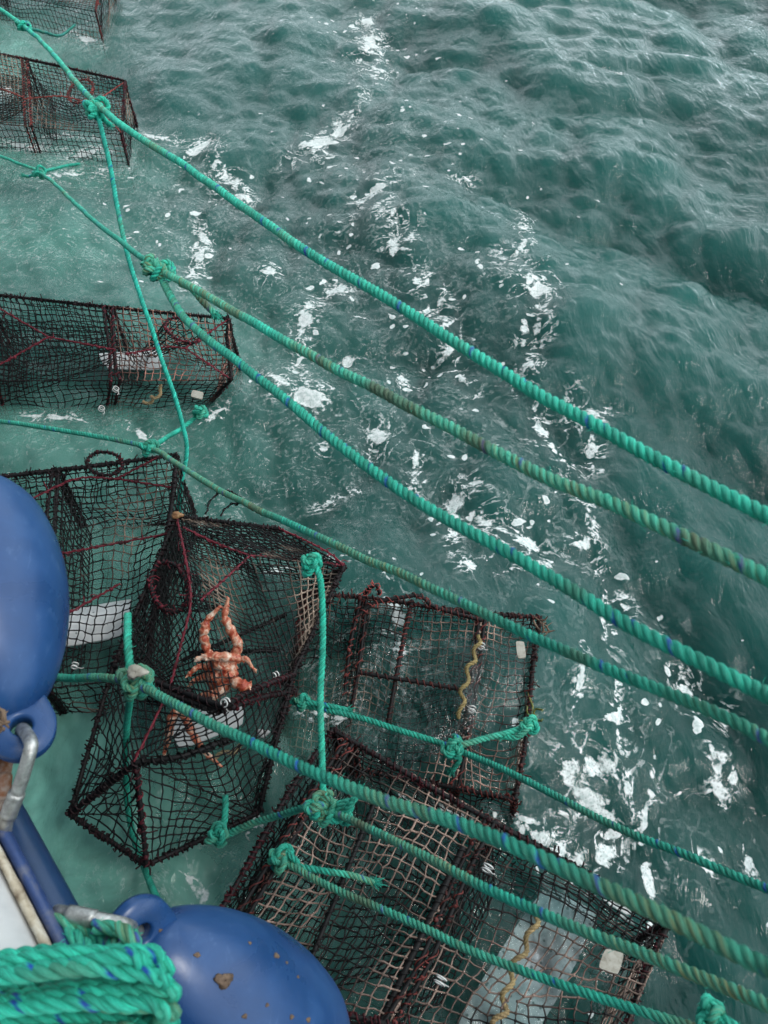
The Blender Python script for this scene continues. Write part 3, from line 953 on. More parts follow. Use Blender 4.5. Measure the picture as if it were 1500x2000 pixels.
# --- pot behind the upper fender
T = [P(-150, 945, .14), P(345, 888, .16), P(285, 1322, .12), P(-120, 1370, .08)]
p4, T4, B4 = box_pot('black net pot partly hidden behind the upper blue fender', 4, T, .20, [.52], cell=.0185, near_rod=False, tan=(.0, .12), cols=(DKRED, DKRED), fray=1.6, sag=-.022)
jn = P(228, 935, .15)
p4.twine([[P(60, 975, .15), P(150, 935, .15), jn], [jn, P(310, 892, .16)], [jn, P(335, 952, .15)], [P(100, 1085, .15), P(330, 1042, .15)], [P(130, 1200, .15), P(235, 1140, .14)]], RED * .8)
c4 = P(205, 905, .155)
p4.ring(c4, P(240, 905, .155) - c4, P(208, 928, .15) - c4, RED * .7)
p4.plate([P(105, 1196, .07), P(264, 1168, .07), P(252, 1240, .07), P(112, 1266, .07)], .02)
p4.ties([P(146, 1300, .12)], [0, 1, 0])

# --- the pot that holds the crab, hanging tilted
A1, A2 = P(345, 1008, .20), P(672, 1106, .19)
AM = P(548, 1033, .20)
HL, HM, HR = P(222, 1300, .16), P(432, 1378, .25), P(572, 1318, .15)
B1, B2, B3, B4 = P(266, 1490, .20), P(505, 1588, .06), P(286, 1690, .10), P(136, 1590, .10)
A1b, A2b, HRb, B2b = P(350, 1090, -.05), P(600, 1170, -.05), P(545, 1340, -.06), P(470, 1590, -.06)
HLb = P(285, 1330, -.05)
p5 = Pot((A1b + A2b + B2b + HLb) / 4, 'tilted black net pot with an orange crab caught inside', 5)
jm = P(488, 1085, .215)
p5.net([A1, jm, HR, HM], .0135, tan=.12, sag=-.010)
p5.net([jm, A2, HR], .0135, tri=True, tan=.55)
p5.net([A1, AM, A2, jm], .0135, tan=.1)
p5.net([A1, HM, HL], .0145, tri=True, diamond=False, tan=.0, sag=-.01)
p5.net([HL, HM, B1], .016, tri=True, sag=-.006)
p5.net([HM, HR, B2, B1], .0145, diamond=True, tan=.0, sag=-.012)
p5.net([HL, B1, B4], .017, tri=True, sag=-.006)
p5.net([B1, B2, B3], .0165, tri=True, sag=-.004)
p5.net([B4, B3, B1], .019, tri=True, sag=-.003)
p5.net([A1, AM, A2b, A1b], .0145)
p5.net([AM, A2, A2b], .0145, tri=True, tan=.2)
p5.net([A2, HR, HRb, A2b], .0145, tan=.25)
p5.net([HR, B2, B2b, HRb], .0145)
p5.net([A1b, A2b, HRb, HLb], .018)
p5.net([HLb, HRb, B2b, B4], .018)
p5.net([A1, HL, HLb, A1b], .0145)
p5.net([HL, HM, HLb], .016, tri=True)
p5.rods('frame', [[A1, AM], [A1, HL], [HL, B4], [B4, B3], [B3, B2], [A1b, A2b], [A2b, HRb], [HRb, B2b], [A1b, HLb], [HR, HRb], [A2, HR], [HR, B2], [A2, A2b]], wcol=DKRED, fray=2.2, pitch=.007, tr=.0014)
p5.rods('corner_strut', [[B1, B3]], wcol=RED * .7, fray=1.2)
p5.rods('corner_strut', [[B4, B1]], wcol=DKRED, fray=2.0, tr=.0015)
p5.rods('corner_strut', [[B1, P(360, 1475, .20), P(455, 1440, .17)]], wcol=BLACK, fray=3.0, tr=.0016)
p5.rods('hoop', [[HL, P(330, 1342, .22), HM, P(455, 1376, .25)]], r=.0042, wcol=DKRED, fray=1.0)
p5.rods('hoop', [[P(228, 1312, .17), P(330, 1355, .22), P(428, 1390, .24)]], r=.0042, wcol=DKRED, fray=1.0)
p5.rods('hoop', [[P(445, 1375, .25), P(500, 1345, .21), HR]], wcol=RED * .6)
p5.rods('hoop', [[P(430, 1390, .24), P(510, 1362, .19), P(578, 1350, .12)]], wcol=RED * .6)
p5.rods('crossbar', [[P(370, 1275, .1), P(545, 1270, .1)]], wcol=BLACK, fray=.4)
p5.rods('crossbar', [[P(355, 1290, .05), P(560, 1200, .05)]], wcol=BLACK, fray=.4)
p5.ties([P(440, 1372, .255)], P(480, 1350, .22) - P(440, 1372, .25), r=.008)
p5.ties([P(538, 1318, .17)], P(560, 1310, .17) - P(500, 1345, .2), r=.006)
p5.twine([[A1, P(366, 1110, .22), P(372, 1180, .225), P(352, 1265, .22), P(333, 1340, .22)], [P(322, 1365, .22), P(262, 1488, .2)], [P(358, 1030, .205), P(425, 1062, .21), jm], [jm, P(560, 1090, .2), A2], [jm, P(440, 1130, .22), P(392, 1172, .22)], [AM, P(610, 1062, .2), P(650, 1085, .195), A2]], RED)
p5.twine([[P(402, 1004, .17), P(414, 974, .18), P(440, 958, .19), P(470, 972, .19), P(462, 988, .18)], [P(430, 1008, .17), P(446, 988, .18), P(474, 978, .19)]], BLACK * 2, .0013, 'loose_wire')
c5 = P(331, 1146, .205)
ex, ey = P(368, 1150, .215) - c5, P(335, 1196, .20) - c5
p5.ring(c5, ex, ey)
p5.funnel(c5, ex, ey, P(430, 1170, .08), .4)
p5.plate([P(334, 1405, .09), P(474, 1358, .09), P(480, 1414, .09), P(345, 1466, .09)], .02)
p5.cord([P(415, 1478, .10), P(455, 1468, .09), P(492, 1452, .07)], col=(.36, .28, .16))

# --- pot right of the crab pot
T = [P(590, 1158, .09), P(1056, 1206, .08), P(1006, 1562, .05), P(548, 1470, .00)]
p6, T6, B6 = box_pot('brown fouled pot with cross barred door, yellow bait cord and weedy right edge', 6, T, .22, [.26, .76], cell=.0150, tcol=(.36, .25, .20), tan=(.36, .48, .52), cols=(REDBR * .3, REDBR * .55), sag=-.015)
p6.rods('door_bar', [[P(805, 1172, .09), P(778, 1300, .08), P(758, 1412, .05)]], wcol=REDBR * .6, fray=.3)
p6.rods('door_bar', [[P(700, 1313, .08), P(900, 1346, .08)]], wcol=REDBR * .6, fray=.3)
p6.rods('door_bar', [[P(702, 1200, .10), P(730, 1178, .11), P(790, 1166, .115), P(822, 1164, .115), P(850, 1186, .1), P(942, 1212, .1)]], wcol=REDBR, fray=.8)
p6.rods('door_bar', [[P(712, 1160, .11), P(732, 1140, .14), P(742, 1160, .12)]], wcol=REDBR, fray=2)
p6.cord([P(938, 1240, .10), P(925, 1290, .095), P(908, 1340, .09), P(898, 1402, .07)], col=(.36, .27, .11))
p6.plate([P(1007, 1252, .095), P(1024, 1253, .095), P(1028, 1284, .095), P(1011, 1286, .095)], .0, 'name_tag', M_TAG)
p6.ties([P(940, 1262, .095), P(922, 1385, .08)], P(940, 1262, .1) - P(922, 1385, .1), r=.008)

# --- nearest pot along the bottom
T = [P(650, 1425, .14), P(1312, 1795, .11), P(1180, 2110, .11), P(352, 1905, .14)]
p7, T7, B7 = box_pot('nearest pot with tan fouled netting, white base plate and square tag, beside the lower fender', 7, T, .23, [.06, .50], cell=.0172, tan=(.1, .45, .40), cols=(RED * .3, REDBR * .5), tcol=(.34, .235, .19), sag=-.010, inset=.05, fray=1.2)
p7.rods('door_bar', [[P(905, 1655, .125), P(738, 2010, .12)]], r=.0045, wcol=BLACK, fray=.2)
p7.rods('door_bar', [[P(735, 1560, .13), P(560, 1990, .13)]], r=.003, wcol=BLACK, fray=.2)
p7.plate([P(1060, 1728, -.05), P(1175, 1785, -.05), P(1040, 2040, -.05), P(880, 2010, -.05)], .01, 'base_plate', M_BASE)
p7.cord([P(1048, 1782, .115), P(1030, 1840, .115), P(1000, 1895, .115), P(985, 1960, .115), P(965, 2020, .115)], col=(.44, .31, .15))
p7.plate([P(1182, 1852, .125), P(1220, 1862, .125), P(1208, 1904, .125), P(1168, 1890, .125)], .0, 'name_tag', M_TAG)
p7.ties([P(952, 1696, .13), P(860, 1915, .13)], P(975, 1640, .13) - P(830, 1990, .13), r=.010, n=2)

# ------------------------------------------------------------------ crab
def build_crab():
    g = Geo(); d0 = 1.10
    # (pixel x, pixel y, height offset towards the camera, radius in px)
    L = [[(420, 1296, .01, 8), (404, 1270, .02, 8), (397, 1240, .03, 9), (404, 1212, .03, 7), (430, 1184, .03, 3)],
         [(448, 1292, .01, 9), (468, 1262, .02, 9), (446, 1222, .03, 9), (438, 1204, .03, 7), (446, 1168, .03, 3)],
         [(468, 1286, .02, 8), (430, 1281, .03, 9), (394, 1284, .03, 6), (380, 1292, .03, 2)],
         [(462, 1292, .0, 5), (480, 1284, .01, 5), (500, 1314, 0, 2)],
         [(452, 1330, .02, 7), (468, 1336, .03, 13), (482, 1342, .03, 11), (490, 1334, .03, 3)],
         [(440, 1340, .02, 9), (424, 1356, .03, 11), (402, 1364, .03, 8), (382, 1364, .03, 3)],
         [(412, 1302, 0, 6), (386, 1302, .02, 6), (364, 1322, .02, 2)],
         [(408, 1322, 0, 6), (382, 1326, .02, 5), (364, 1344, .02, 2)],
         [(416, 1350, .0, 7), (372, 1372, .03, 8), (338, 1394, .035, 8), (328, 1440, .03, 6), (318, 1484, .02, 2)],
         [(408, 1358, .0, 7), (356, 1386, .035, 8), (376, 1434, .04, 6.5), (402, 1472, .03, 5), (434, 1498, .02, 2)]]
    for s in L:
        pts = []; rad = []
        for x, y, hh, r in s:
            pts.append(D(x, y, d0 - hh)); rad.append(r * (1.25 if y > 1368 else 1.05) / 1500 * d0)
        pa = np.array(pts); ll = np.concatenate([[0], np.cumsum(np.linalg.norm(np.diff(pa, axis=0), axis=1))]); sq = np.linspace(0, ll[-1], max(6, int(ll[-1] / .003)))
        p = np.stack([np.interp(sq, ll, pa[:, k]) for k in range(3)], 1)
        f = np.linspace(0, 1, len(p)); cl = np.concatenate([[0], np.cumsum(np.linalg.norm(np.diff(np.array(pts), axis=0), axis=1))]); cl /= cl[-1]
        rr = np.interp(f, cl, rad) * .92
        dj = np.min(np.abs(f[:, None] - cl[None, 1:-1]), axis=1) * ll[-1]
        rr = rr * (1 + .22 * np.exp(-((dj - .006) / .004) ** 2) - .30 * np.exp(-(dj / .0028) ** 2))
        pe = np.vstack([p[0] - (p[1] - p[0]), p, p[-1] + (p[-1] - p[-2]) * .5]); re = np.concatenate([[.0005], rr, [.0005]])
        g.tubes(pe, re, (1, 1, 1), sides=10)
        # thorns on the joints
    rs = np.random.RandomState(4)
    for (x, y, hh, rx, ry, rz) in [(434, 1316, .004, 33, 36, 22), (436, 1300, .012, 22, 17, 16), (446, 1326, .014, 14, 15, 12), (420, 1322, .014, 13, 15, 12)]:
        c = D(x, y, d0 - hh); nt_, ns = 14, 20
        th = np.linspace(0.02, math.pi - .02, nt_); ph = np.arange(ns) * 6.283 / ns
        k = 1 + .10 * rs.randn(nt_, ns)
        q = np.stack([np.outer(np.sin(th), np.cos(ph)) * k * rx, np.outer(np.sin(th), np.sin(ph)) * k * ry, np.outer(np.cos(th), np.ones(ns)) * k * rz], -1) / 1500 * d0
        v = c + q[..., :1] * np.array([1, 0, 0]) + q[..., 1:2] * -UP + q[..., 2:] * -FW
        I = np.arange(nt_ * ns).reshape(nt_, ns)
        g.add(v.reshape(-1, 3), np.stack([I[:-1], np.roll(I, -1, 1)[:-1], np.roll(I, -1, 1)[1:], I[1:]], -1).reshape(-1, 4), (1, 1, 1))
    for k in range(150):
        s = L[rs.randint(len(L))]; i = rs.randint(len(s) - 1); f = rs.rand()
        a = lerp(s[i], s[i + 1], f); p = D(a[0], a[1], d0 - a[2]); dd = rs.randn(3); dd /= np.linalg.norm(dd)
        rr = a[3] / 1500 * d0
        g.tubes(np.array([p, p + dd * (rr + .001), p + dd * (rr + .004)]), np.array([.0016, .0014, .0005]), (1, 1, 1), sides=5)
    tmp = g.build('crab', M_CRAB)
    md = tmp.modifiers.new('r', 'REMESH'); md.mode = 'VOXEL'; md.voxel_size = .0011
    ms = tmp.modifiers.new('s', 'SMOOTH'); ms.iterations = 2; ms.factor = .4
    dg = bpy.context.evaluated_depsgraph_get()
    me = bpy.data.meshes.new_from_object(tmp.evaluated_get(dg))
    tmp.modifiers.clear(); tmp.data = me
    me.polygons.foreach_set('use_smooth', np.ones(len(me.polygons), bool))
    if not me.materials: me.materials.append(M_CRAB)
    tag(tmp, 'orange red spiny crab caught inside the tilted black net pot', 'crab')


build_crab()

# ------------------------------------------------------------------ boat edge
def strip(g, secs, col=(1, 1, 1)):
    """loft closed cross-sections"""
    S = np.array(secs); n, m, _ = S.shape
    I = np.arange(n * m).reshape(n, m)
    q = np.stack([I[:-1], np.roll(I, -1, 1)[:-1], np.roll(I, -1, 1)[1:], I[1:]], -1).reshape(-1, 4)
    g.add(S.reshape(-1, 3), q, col)


def build_boat():
    a, b = D(5, 1606, .60), D(124, 1799, .585)      # outer top edge of the gunwale
    ax = (b - a); ax /= np.linalg.norm(ax)
    ax_h = np.array([ax[0], ax[1], 0]); ax_h /= np.linalg.norm(ax_h)
    outb = np.array([-ax_h[1], ax_h[0], 0])
    if outb[0] < 0: outb = -outb
    z0 = a[2]
    boat = thing('fishing_boat', (a[0], a[1], 0), 'blue and white boat edge at the lower left, behind the rope coil', 'boat')
    base = np.array([a[0], a[1], z0])
    ss = np.linspace(-1.6, 1.6, 40)

    def sec(prof):
        return [[base + ax_h * s + outb * u + np.array([0, 0, v]) for u, v in prof] for s in ss]
    # rail lip, rounded
    t = np.linspace(0, 2 * math.pi, 14, endpoint=False)
    g = Geo(); strip(g, sec([(-.003 + .005 * math.cos(x), -.004 + .009 * math.sin(x)) for x in t])); g.build('gunwale_rail', M_RAIL, boat)
    # hull side falling to the water, flared out just under the rail
    prof = [(.000, -.010), (.008, -.016), (.013, -.026), (.013, -.040), (-.004, -.075), (-.10, -.25), (-.28, -.60), (-.42, -.95), (-.46, -.95), (-.32, -.60), (-.14, -.25), (-.04, -.085), (-.012, -.045), (-.012, -.016)]
    g = Geo(); strip(g, sec(prof)); g.build('hull_side', M_HULL, boat)
    # cream sealant bead inside the rail
    rs = np.random.RandomState(3)
    secs = []
    for s in np.linspace(-1.6, 1.6, 500):
        wv = .0005 * math.sin(s * 23) + .00015 * rs.randn()
        secs.append([base + ax_h * s + outb * (-.0108 + (.0030 + wv) * math.cos(x)) + np.array([0, 0, .004 + (.006) * math.sin(x)]) for x in t])
    g = Geo(); strip(g, secs); g.build('sealant_bead', M_CREAM, boat)
    # white gelcoat deck edge, rounded
    prof = [(-.0142, -.03), (-.0142, .000), (-.0165, .010), (-.022, .020), (-.032, .029), (-.046, .035), (-.062, .036), (-.078, .032), (-.090, .022), (-.096, .010), (-.10, .004), (-.5, .006), (-.5, -.03)]
    g = Geo(); strip(g, sec(prof)); g.build('deck_edge', M_WHITE, boat)
    return base, ax_h, outb


BASE, AXH, OUTB = build_boat()


# ------------------------------------------------------------------ fenders
def fender(label, eye, far, rad, length, face):
    eye = np.asarray(eye); far = np.asarray(far)
    ax = far - eye; ax /= np.linalg.norm(ax)
    f = np.asarray(face, float); f = f - ax * np.dot(f, ax); f /= np.linalg.norm(f)     # normal of the flat eye tab
    sd = np.cross(ax, f)
    t = thing('boat_fender', eye + ax * length * .5, label, 'fender', 'blue fenders hung on the boat side')
    g = Geo()
    R_ = rad
    prof = [(.012, .0005), (.012, .012)]
    for k in np.linspace(.03, 1, 30):
        prof.append((.012 + (length - .012) * k, .012 + (R_ - .012) * math.sin(math.pi / 2 * min(1, k * 1.05)) ** .66))
    s_end = prof[-1][0]
    for k in np.linspace(0, 1, 14)[1:]:
        prof.append((s_end + R_ * .8 * math.sin(math.pi / 2 * k), max(.0005, R_ * math.cos(math.pi / 2 * k))))
    ns = 56; th = np.arange(ns) * 6.283185 / ns
    rows = [eye + ax * s + r * (np.cos(th)[:, None] * f + np.sin(th)[:, None] * sd) for s, r in prof]
    strip(g, rows)
    g.build('fender_body', M_FENDER, t)
    # moulded eye tab with a hole
    g = Geo(); n = 48; th = np.arange(n) * 6.283185 / n
    out, inn = [], []
    for x in th:
        c, s_ = math.cos(x), math.sin(x)
        # rounded shield outline: wide at the body, narrower at the tip
        wv = .027 if c > 0 else .027 - .010 * (-c) ** 1.5
        lx = .042 if c > 0 else .027
        p_ = 2.8
        k = (abs(c) ** p_ + abs(s_) ** p_) ** (-1 / p_)
        out.append((c * k * lx, s_ * k * wv)); inn.append((c * .0080, s_ * .0080))
    out, inn = np.array(out), np.array(inn)
    prof = [(out, 1.0, -.003), (out, .97, -.0055), (lerp(out, inn, .5), 1.0, -.0065), (inn * 1.35, 1, -.0085), (inn * 1.08, 1, -.0075), (inn, 1, -.004), (inn, 1, .004), (inn * 1.08, 1, .0075), (inn * 1.35, 1, .0085), (lerp(out, inn, .5), 1.0, .0065), (out, .97, .0055), (out, 1.0, .003)]
    rows = [np.array([eye + ax * (a * k) + sd * (b * k) + f * h for a, b in o]) for o, k, h in prof]
    rows.append(rows[0])
    strip(g, rows)
    g.build('fender_eye', M_FENDER, t)
    return t, f, sd, ax


EYE1, FAR1 = D(42, 1425, .62), D(-104, 1098, .70)
EYE2, FAR2 = D(268, 1816, .60), D(500, 2055, .71)
f1, n1, s1, a1 = fender('big upper blue fender hung point down at the left edge', EYE1, FAR1, .093, .19, D(48, 1428, .5) - EYE1 + np.array([.02, 0, 0]))
f2, n2, s2, a2 = fender('dirt speckled lower blue fender beside the coiled green rope', EYE2, FAR2, .090, .22, D(272, 1816, .5) - EYE2)


def bar_thing(label, pts, r, mat, bands=None):
    p = catmull(pts, .003)
    o = thing('steel_bar', p[0], label, 'steel bar')
    g = Geo(); pe = np.vstack([p[0], p, p[-1]]); rr = np.concatenate([[.0002], np.full(len(p), r), [.0002]])
    g.tubes(pe, rr, (1, 1, 1), sides=14); g.build('bar', mat, o)
    g = Geo()
    for q, s in ((p[3], 1), (p[6], 1)):
        pass
    e = p[-14:-6]
    g.tubes(np.vstack([e[0], e, e[-1]]), np.concatenate([[r], np.full(len(e), r * 1.22), [r]]), (1, 1, 1), sides=14)
    g.build('weld_collar', mat, o)
    return o


e1 = EYE1
bar_thing('bright galvanised bent bar running down from the eye of the upper fender', [e1 - n1 * .018, e1 + n1 * .004 + a1 * -.002, D(60, 1448, .592), D(58, 1470, .586), D(40, 1530, .587), D(15, 1596, .592), D(9, 1625, .60)], .0052, M_GALV)
bar_thing('rusty bar at the left edge below the upper fender', [D(16, 1470, .645), D(8, 1510, .63), D(2, 1560, .615), D(-4, 1620, .605)], .0056, M_RUST)
bar_thing('galvanised bar holding the lower fender beside the coiled rope', [e_ for e_ in (EYE2 + np.array([0, 0, -.02]), EYE2 + np.array([-.002, 0, .004]), D(246, 1808, .565), D(228, 1803, .562), D(180, 1794, .560), D(130, 1784, .565), D(108, 1780, .575))], .0052, M_GALV)

# ------------------------------------------------------------------ ropes
RG = 'green ropes leading to the pots'
RAD = .0048


def mk_rope(label, pts, rad=RAD, seed=1, foul=.3, blue=.5, base=TEAL, knots=(), tails=(), hairs=60, name='rope', cat='rope', group=RG, sag=0.0):
    """pts: (px, py, depth); 1/depth is blended along the line so that the rope hangs straight"""
    w3 = [D(*p) for p in pts]
    if pts[-1][0] > 1700:                # the line runs on past the viewer towards the hauler
        v_ = w3[-1] - w3[-3]; v_ = v_ / np.linalg.norm(v_)
        w3 += [w3[-1] + v_ * .35, w3[-1] + v_ * .75, w3[-1] + v_ * 1.2 + np.array([0, 0, .03])]
    g = Geo()
    rope_geo(g, w3, rad, seed, foul, blue, base, hairs)
    o = g.build(name, M_ROPE)
    tag(o, label, cat, group)
    for i, kn in enumerate(knots):
        px, py, d, size = kn[:4]
        g = Geo()
        c = D(px, py, d)
        size *= 1.22
        rope_geo(g, knot_curve(c, size, seed * 13 + i), rad * .86, seed + 40 + i, foul * .8, blue, base, 40, wob=.0006)
        if size > .011:
            rope_geo(g, knot_curve(c + nrs.randn(3) * .005, size * .72, seed * 17 + i + 5), rad * .86, seed + 60 + i, foul * .8, blue, base, 20, wob=.0006)
        g.build('knot', M_ROPE, o)
    for i, tl in enumerate(tails):
        g = Geo(); pth = [D(*p) for p in tl]
        q = rope_geo(g, pth, rad * .9, seed + 80 + i, foul, blue, base, 40)
        # frayed cut end
        rs = np.random.RandomState(seed + i); e = q[-1]; tt = q[-1] - q[-3]; tt /= np.linalg.norm(tt)
        dd = tt + rs.randn(60, 3) * .45
        p0 = e + rs.randn(60, 3) * rad * .35 - tt * .002
        g.tubes(np.stack([p0, p0 + dd * .004, p0 + dd * .008 + rs.randn(60, 3) * .0015], 1), .0004, base * .9, sides=3)
        g.build('rope_end', M_ROPE, o)
    return o


def line(pts):
    """pixel points with depth only at some: fill the rest along the screen line"""
    px = np.array([[p[0], p[1]] for p in pts], float)
    s = np.concatenate([[0], np.cumsum(np.linalg.norm(np.diff(px, axis=0), axis=1))])
    k = [i for i, p in enumerate(pts) if len(p) > 2]
    inv = np.interp(s, [s[i] for i in k], [1 / pts[i][2] for i in k])
    return [(x, y, 1 / d) for (x, y), d in zip(px, inv)]


L1 = line([(-160, -85, 2.9), (0, 25), (45, 50), (190, 205), (370, 330), (560, 465), (780, 598), (1000, 735), (1250, 880), (1500, 1008, .50), (1700, 1110, .42)])
L1 = line([(-160, -85, 2.7), (45, 50, 2.1), (190, 205, 1.42), (370, 330), (560, 465), (780, 598), (1000, 735), (1250, 880), (1500, 1008, .50), (1720, 1118, .42)])
mk_rope('uppermost taut green rope crossing from the top left knot to the right edge', L1, rad=.0057, seed=1, foul=.22, blue=.5,
        knots=[(44, 50, 2.1, .017), (190, 208, 1.42, .016), (186, 222, 1.41, .011)], tails=[[(196, 222, 1.40), (206, 236, 1.42), (214, 244, 1.44)]])
mk_rope('short green branch line from the top left knot into the water', [(48, 52, 2.1), (80, 61, 2.45), (118, 69, 2.95), (146, 48, 3.1)], seed=2, foul=.0, base=TEAL_DK)
mk_rope('thin bright turquoise rope hanging slack from the knot on the uppermost rope', [(190, 212, 1.41), (212, 310, 1.40), (246, 480, 1.40), (288, 618, 1.41), (330, 742, 1.43), (358, 830, 1.45), (364, 880, 1.47), (356, 940, 1.50), (350, 985, 1.56), (345, 1040, 1.68)], rad=.0045, seed=3, foul=.02, blue=.12, base=np.array([.03, .55, .42]))
L2 = line([(-150, 240, 2.9), (0, 305), (78, 337, 2.25), (180, 428), (250, 482), (312, 528, 1.15)])
mk_rope('thin green rope from the left edge to the middle knot', L2, seed=4, foul=.1, blue=.2, base=TEAL * .75,
        knots=[(78, 337, 2.25, .017)], tails=[[(70, 340, 2.25), (58, 344, 2.27), (45, 342, 2.28)]])
mk_rope('short green branch line crossing behind the hanging rope into foamy water', [(80, 336, 2.25), (130, 324, 2.45), (172, 317, 2.58), (205, 300, 2.6)], seed=5, foul=.0, blue=.1, base=TEAL * .7)
L3 = line([(312, 528, 1.13), (350, 548), (430, 592), (600, 690), (800, 795), (1000, 898), (1200, 985), (1400, 1080), (1500, 1130, .475), (1720, 1235, .40)])
mk_rope('brown stained rope directly below the uppermost one, from the middle knot to the right edge', L3, rad=.0057, seed=6, foul=.75, blue=.45,
        knots=[(312, 528, 1.13, .017), (304, 526, 1.12, .013)], tails=[[(352, 552, 1.11), (375, 562, 1.10), (395, 585, 1.10), (422, 612, 1.10)]])
L4 = line([(312, 532, 1.14), (330, 570), (360, 622), (440, 690), (540, 765), (640, 852), (800, 968), (1000, 1085), (1200, 1203), (1400, 1308), (1500, 1358, .48), (1720, 1470, .40)])
mk_rope('rope sagging from the underside of the middle knot to the right edge', L4, rad=.0057, seed=7, foul=.4, blue=.5, base=TEAL * .82)
L5 = line([(-120, 808, 1.6), (0, 822), (150, 846), (290, 874, 1.36), (340, 902), (430, 958), (560, 1020), (700, 1085), (850, 1150), (1000, 1222), (1200, 1312), (1400, 1392), (1500, 1442, .48), (1720, 1545, .40)])
mk_rope('rope with a knot above the pot behind the upper fender, running to the right edge', L5, seed=8, foul=.4, blue=.5, base=TEAL * .72, knots=[(290, 875, 1.36, .015)])
mk_rope('short green branch line tied to the corner of the pot with a grey tag', [(294, 874, 1.36), (320, 858, 1.45), (352, 838, 1.53), (386, 812, 1.56), (404, 800, 1.56)], seed=9, foul=.1, blue=.1, base=TEAL * .8, knots=[(392, 808, 1.55, .013)])
L6 = line([(566, 1368, 1.20), (600, 1378), (700, 1402), (800, 1432), (885, 1462, 1.13), (1000, 1512), (1200, 1612), (1350, 1675), (1500, 1735, .72), (1720, 1830, .60)])
mk_rope('dark green rope lying over the brown fouled pot and on to the right edge', L6, seed=10, foul=.08, blue=.35, base=TEAL * .62,
        knots=[(590, 1372, 1.19, .011), (885, 1458, 1.12, .015), (884, 1462, 1.11, .012)],
        tails=[[(600, 1372, 1.18), (640, 1378, 1.18), (680, 1386, 1.19)], [(892, 1472, 1.11), (898, 1482, 1.11), (884, 1504, 1.12)]])
mk_rope('short pale green branch line tied to the weedy right edge of the brown fouled pot', [(890, 1456, 1.12), (940, 1444, 1.13), (990, 1432, 1.14), (1034, 1418, 1.15)], seed=11, foul=.45, blue=.05,
        knots=[(1036, 1416, 1.14, .011)], tails=[[(1030, 1424, 1.13), (1010, 1440, 1.13), (985, 1440, 1.14)]])
L7 = line([(60, 1318, 1.02), (130, 1323), (240, 1328, .86), (330, 1368), (430, 1422), (540, 1475), (640, 1522), (760, 1566), (900, 1612), (1100, 1698), (1300, 1788), (1500, 1888, .37), (1720, 2000, .31)])
mk_rope('thick blurred rope nearest the lens, starting at the knot above the crab pot', L7, rad=.0051, seed=12, foul=.5, blue=.55, base=TEAL * .62,
        knots=[(262, 1330, .84, .0165), (268, 1336, .83, .012)])
mk_rope('short faded rope rising from the knot above the crab pot', [(262, 1322, .85), (254, 1300, .86), (250, 1250, .88), (250, 1200, .93)], seed=13, foul=.6, blue=.05, base=TEAL * .8)
mk_rope('sunken rope seen through the crab pot, trailing to the lower fender', [(256, 1345, .95), (248, 1420, 1.05), (245, 1520, 1.10), (258, 1620, 1.10), (285, 1700, 1.06), (305, 1750, 1.0), (324, 1806, .92)], seed=14, foul=.0, blue=.0, base=TEAL * .6)
L8 = line([(612, 1566, .93), (632, 1580, .92), (690, 1605), (790, 1652), (880, 1700), (1050, 1782), (1250, 1862), (1500, 1968, .48), (1720, 2065, .41)])
mk_rope('yellow stained rope from the big double knot to the lower right', L8, seed=15, foul=.85, blue=.4, base=TEAL * .72,
        knots=[(632, 1578, .91, .0175), (668, 1588, .90, .013), (628, 1572, .90, .012)], tails=[[(672, 1590, .89), (682, 1576, .885), (698, 1552, .885)]])
mk_rope('upright rope between the tilted crab pot corner and the big double knot', [(600, 1092, .97), (622, 1118, .95), (629, 1180, .945), (628, 1300, .94), (627, 1430, .925), (630, 1560, .915)], rad=.0043, seed=16, foul=.12, blue=.35, base=TEAL * 1.1,
        knots=[(606, 1104, .955, .0105), (608, 1094, .95, .008)])
mk_rope('dark branch line from the big double knot to the bottom edge of the crab pot', [(612, 1572, .93), (560, 1588, .96), (500, 1606, .99), (432, 1632, 1.01), (438, 1600, 1.02), (440, 1555, 1.04)], seed=17, foul=.2, blue=.1, base=TEAL * .5, knots=[(425, 1632, 1.0, .013)])
L9 = line([(540, 1682, 1.01), (570, 1690), (650, 1732), (800, 1800), (950, 1868), (1100, 1925), (1250, 1975), (1400, 2020, .66), (1720, 2130, .52)])
mk_rope('lowest rope, tied to the left rim of the nearest pot', L9, seed=18, foul=.5, blue=.35, base=TEAL * .72,
        knots=[(556, 1678, 1.0, .015), (548, 1684, .99, .011)], tails=[[(575, 1690, .99), (640, 1700, .985), (690, 1708, .985), (732, 1722, .985)]])
mk_rope('stub of rope end at the bottom edge below the nearest pot', [(1380, 2010, .64), (1395, 1992, .64), (1420, 1998, .63), (1450, 2015, .62)], seed=19, foul=.3, blue=.3, knots=[(1398, 1998, .635, .010)])


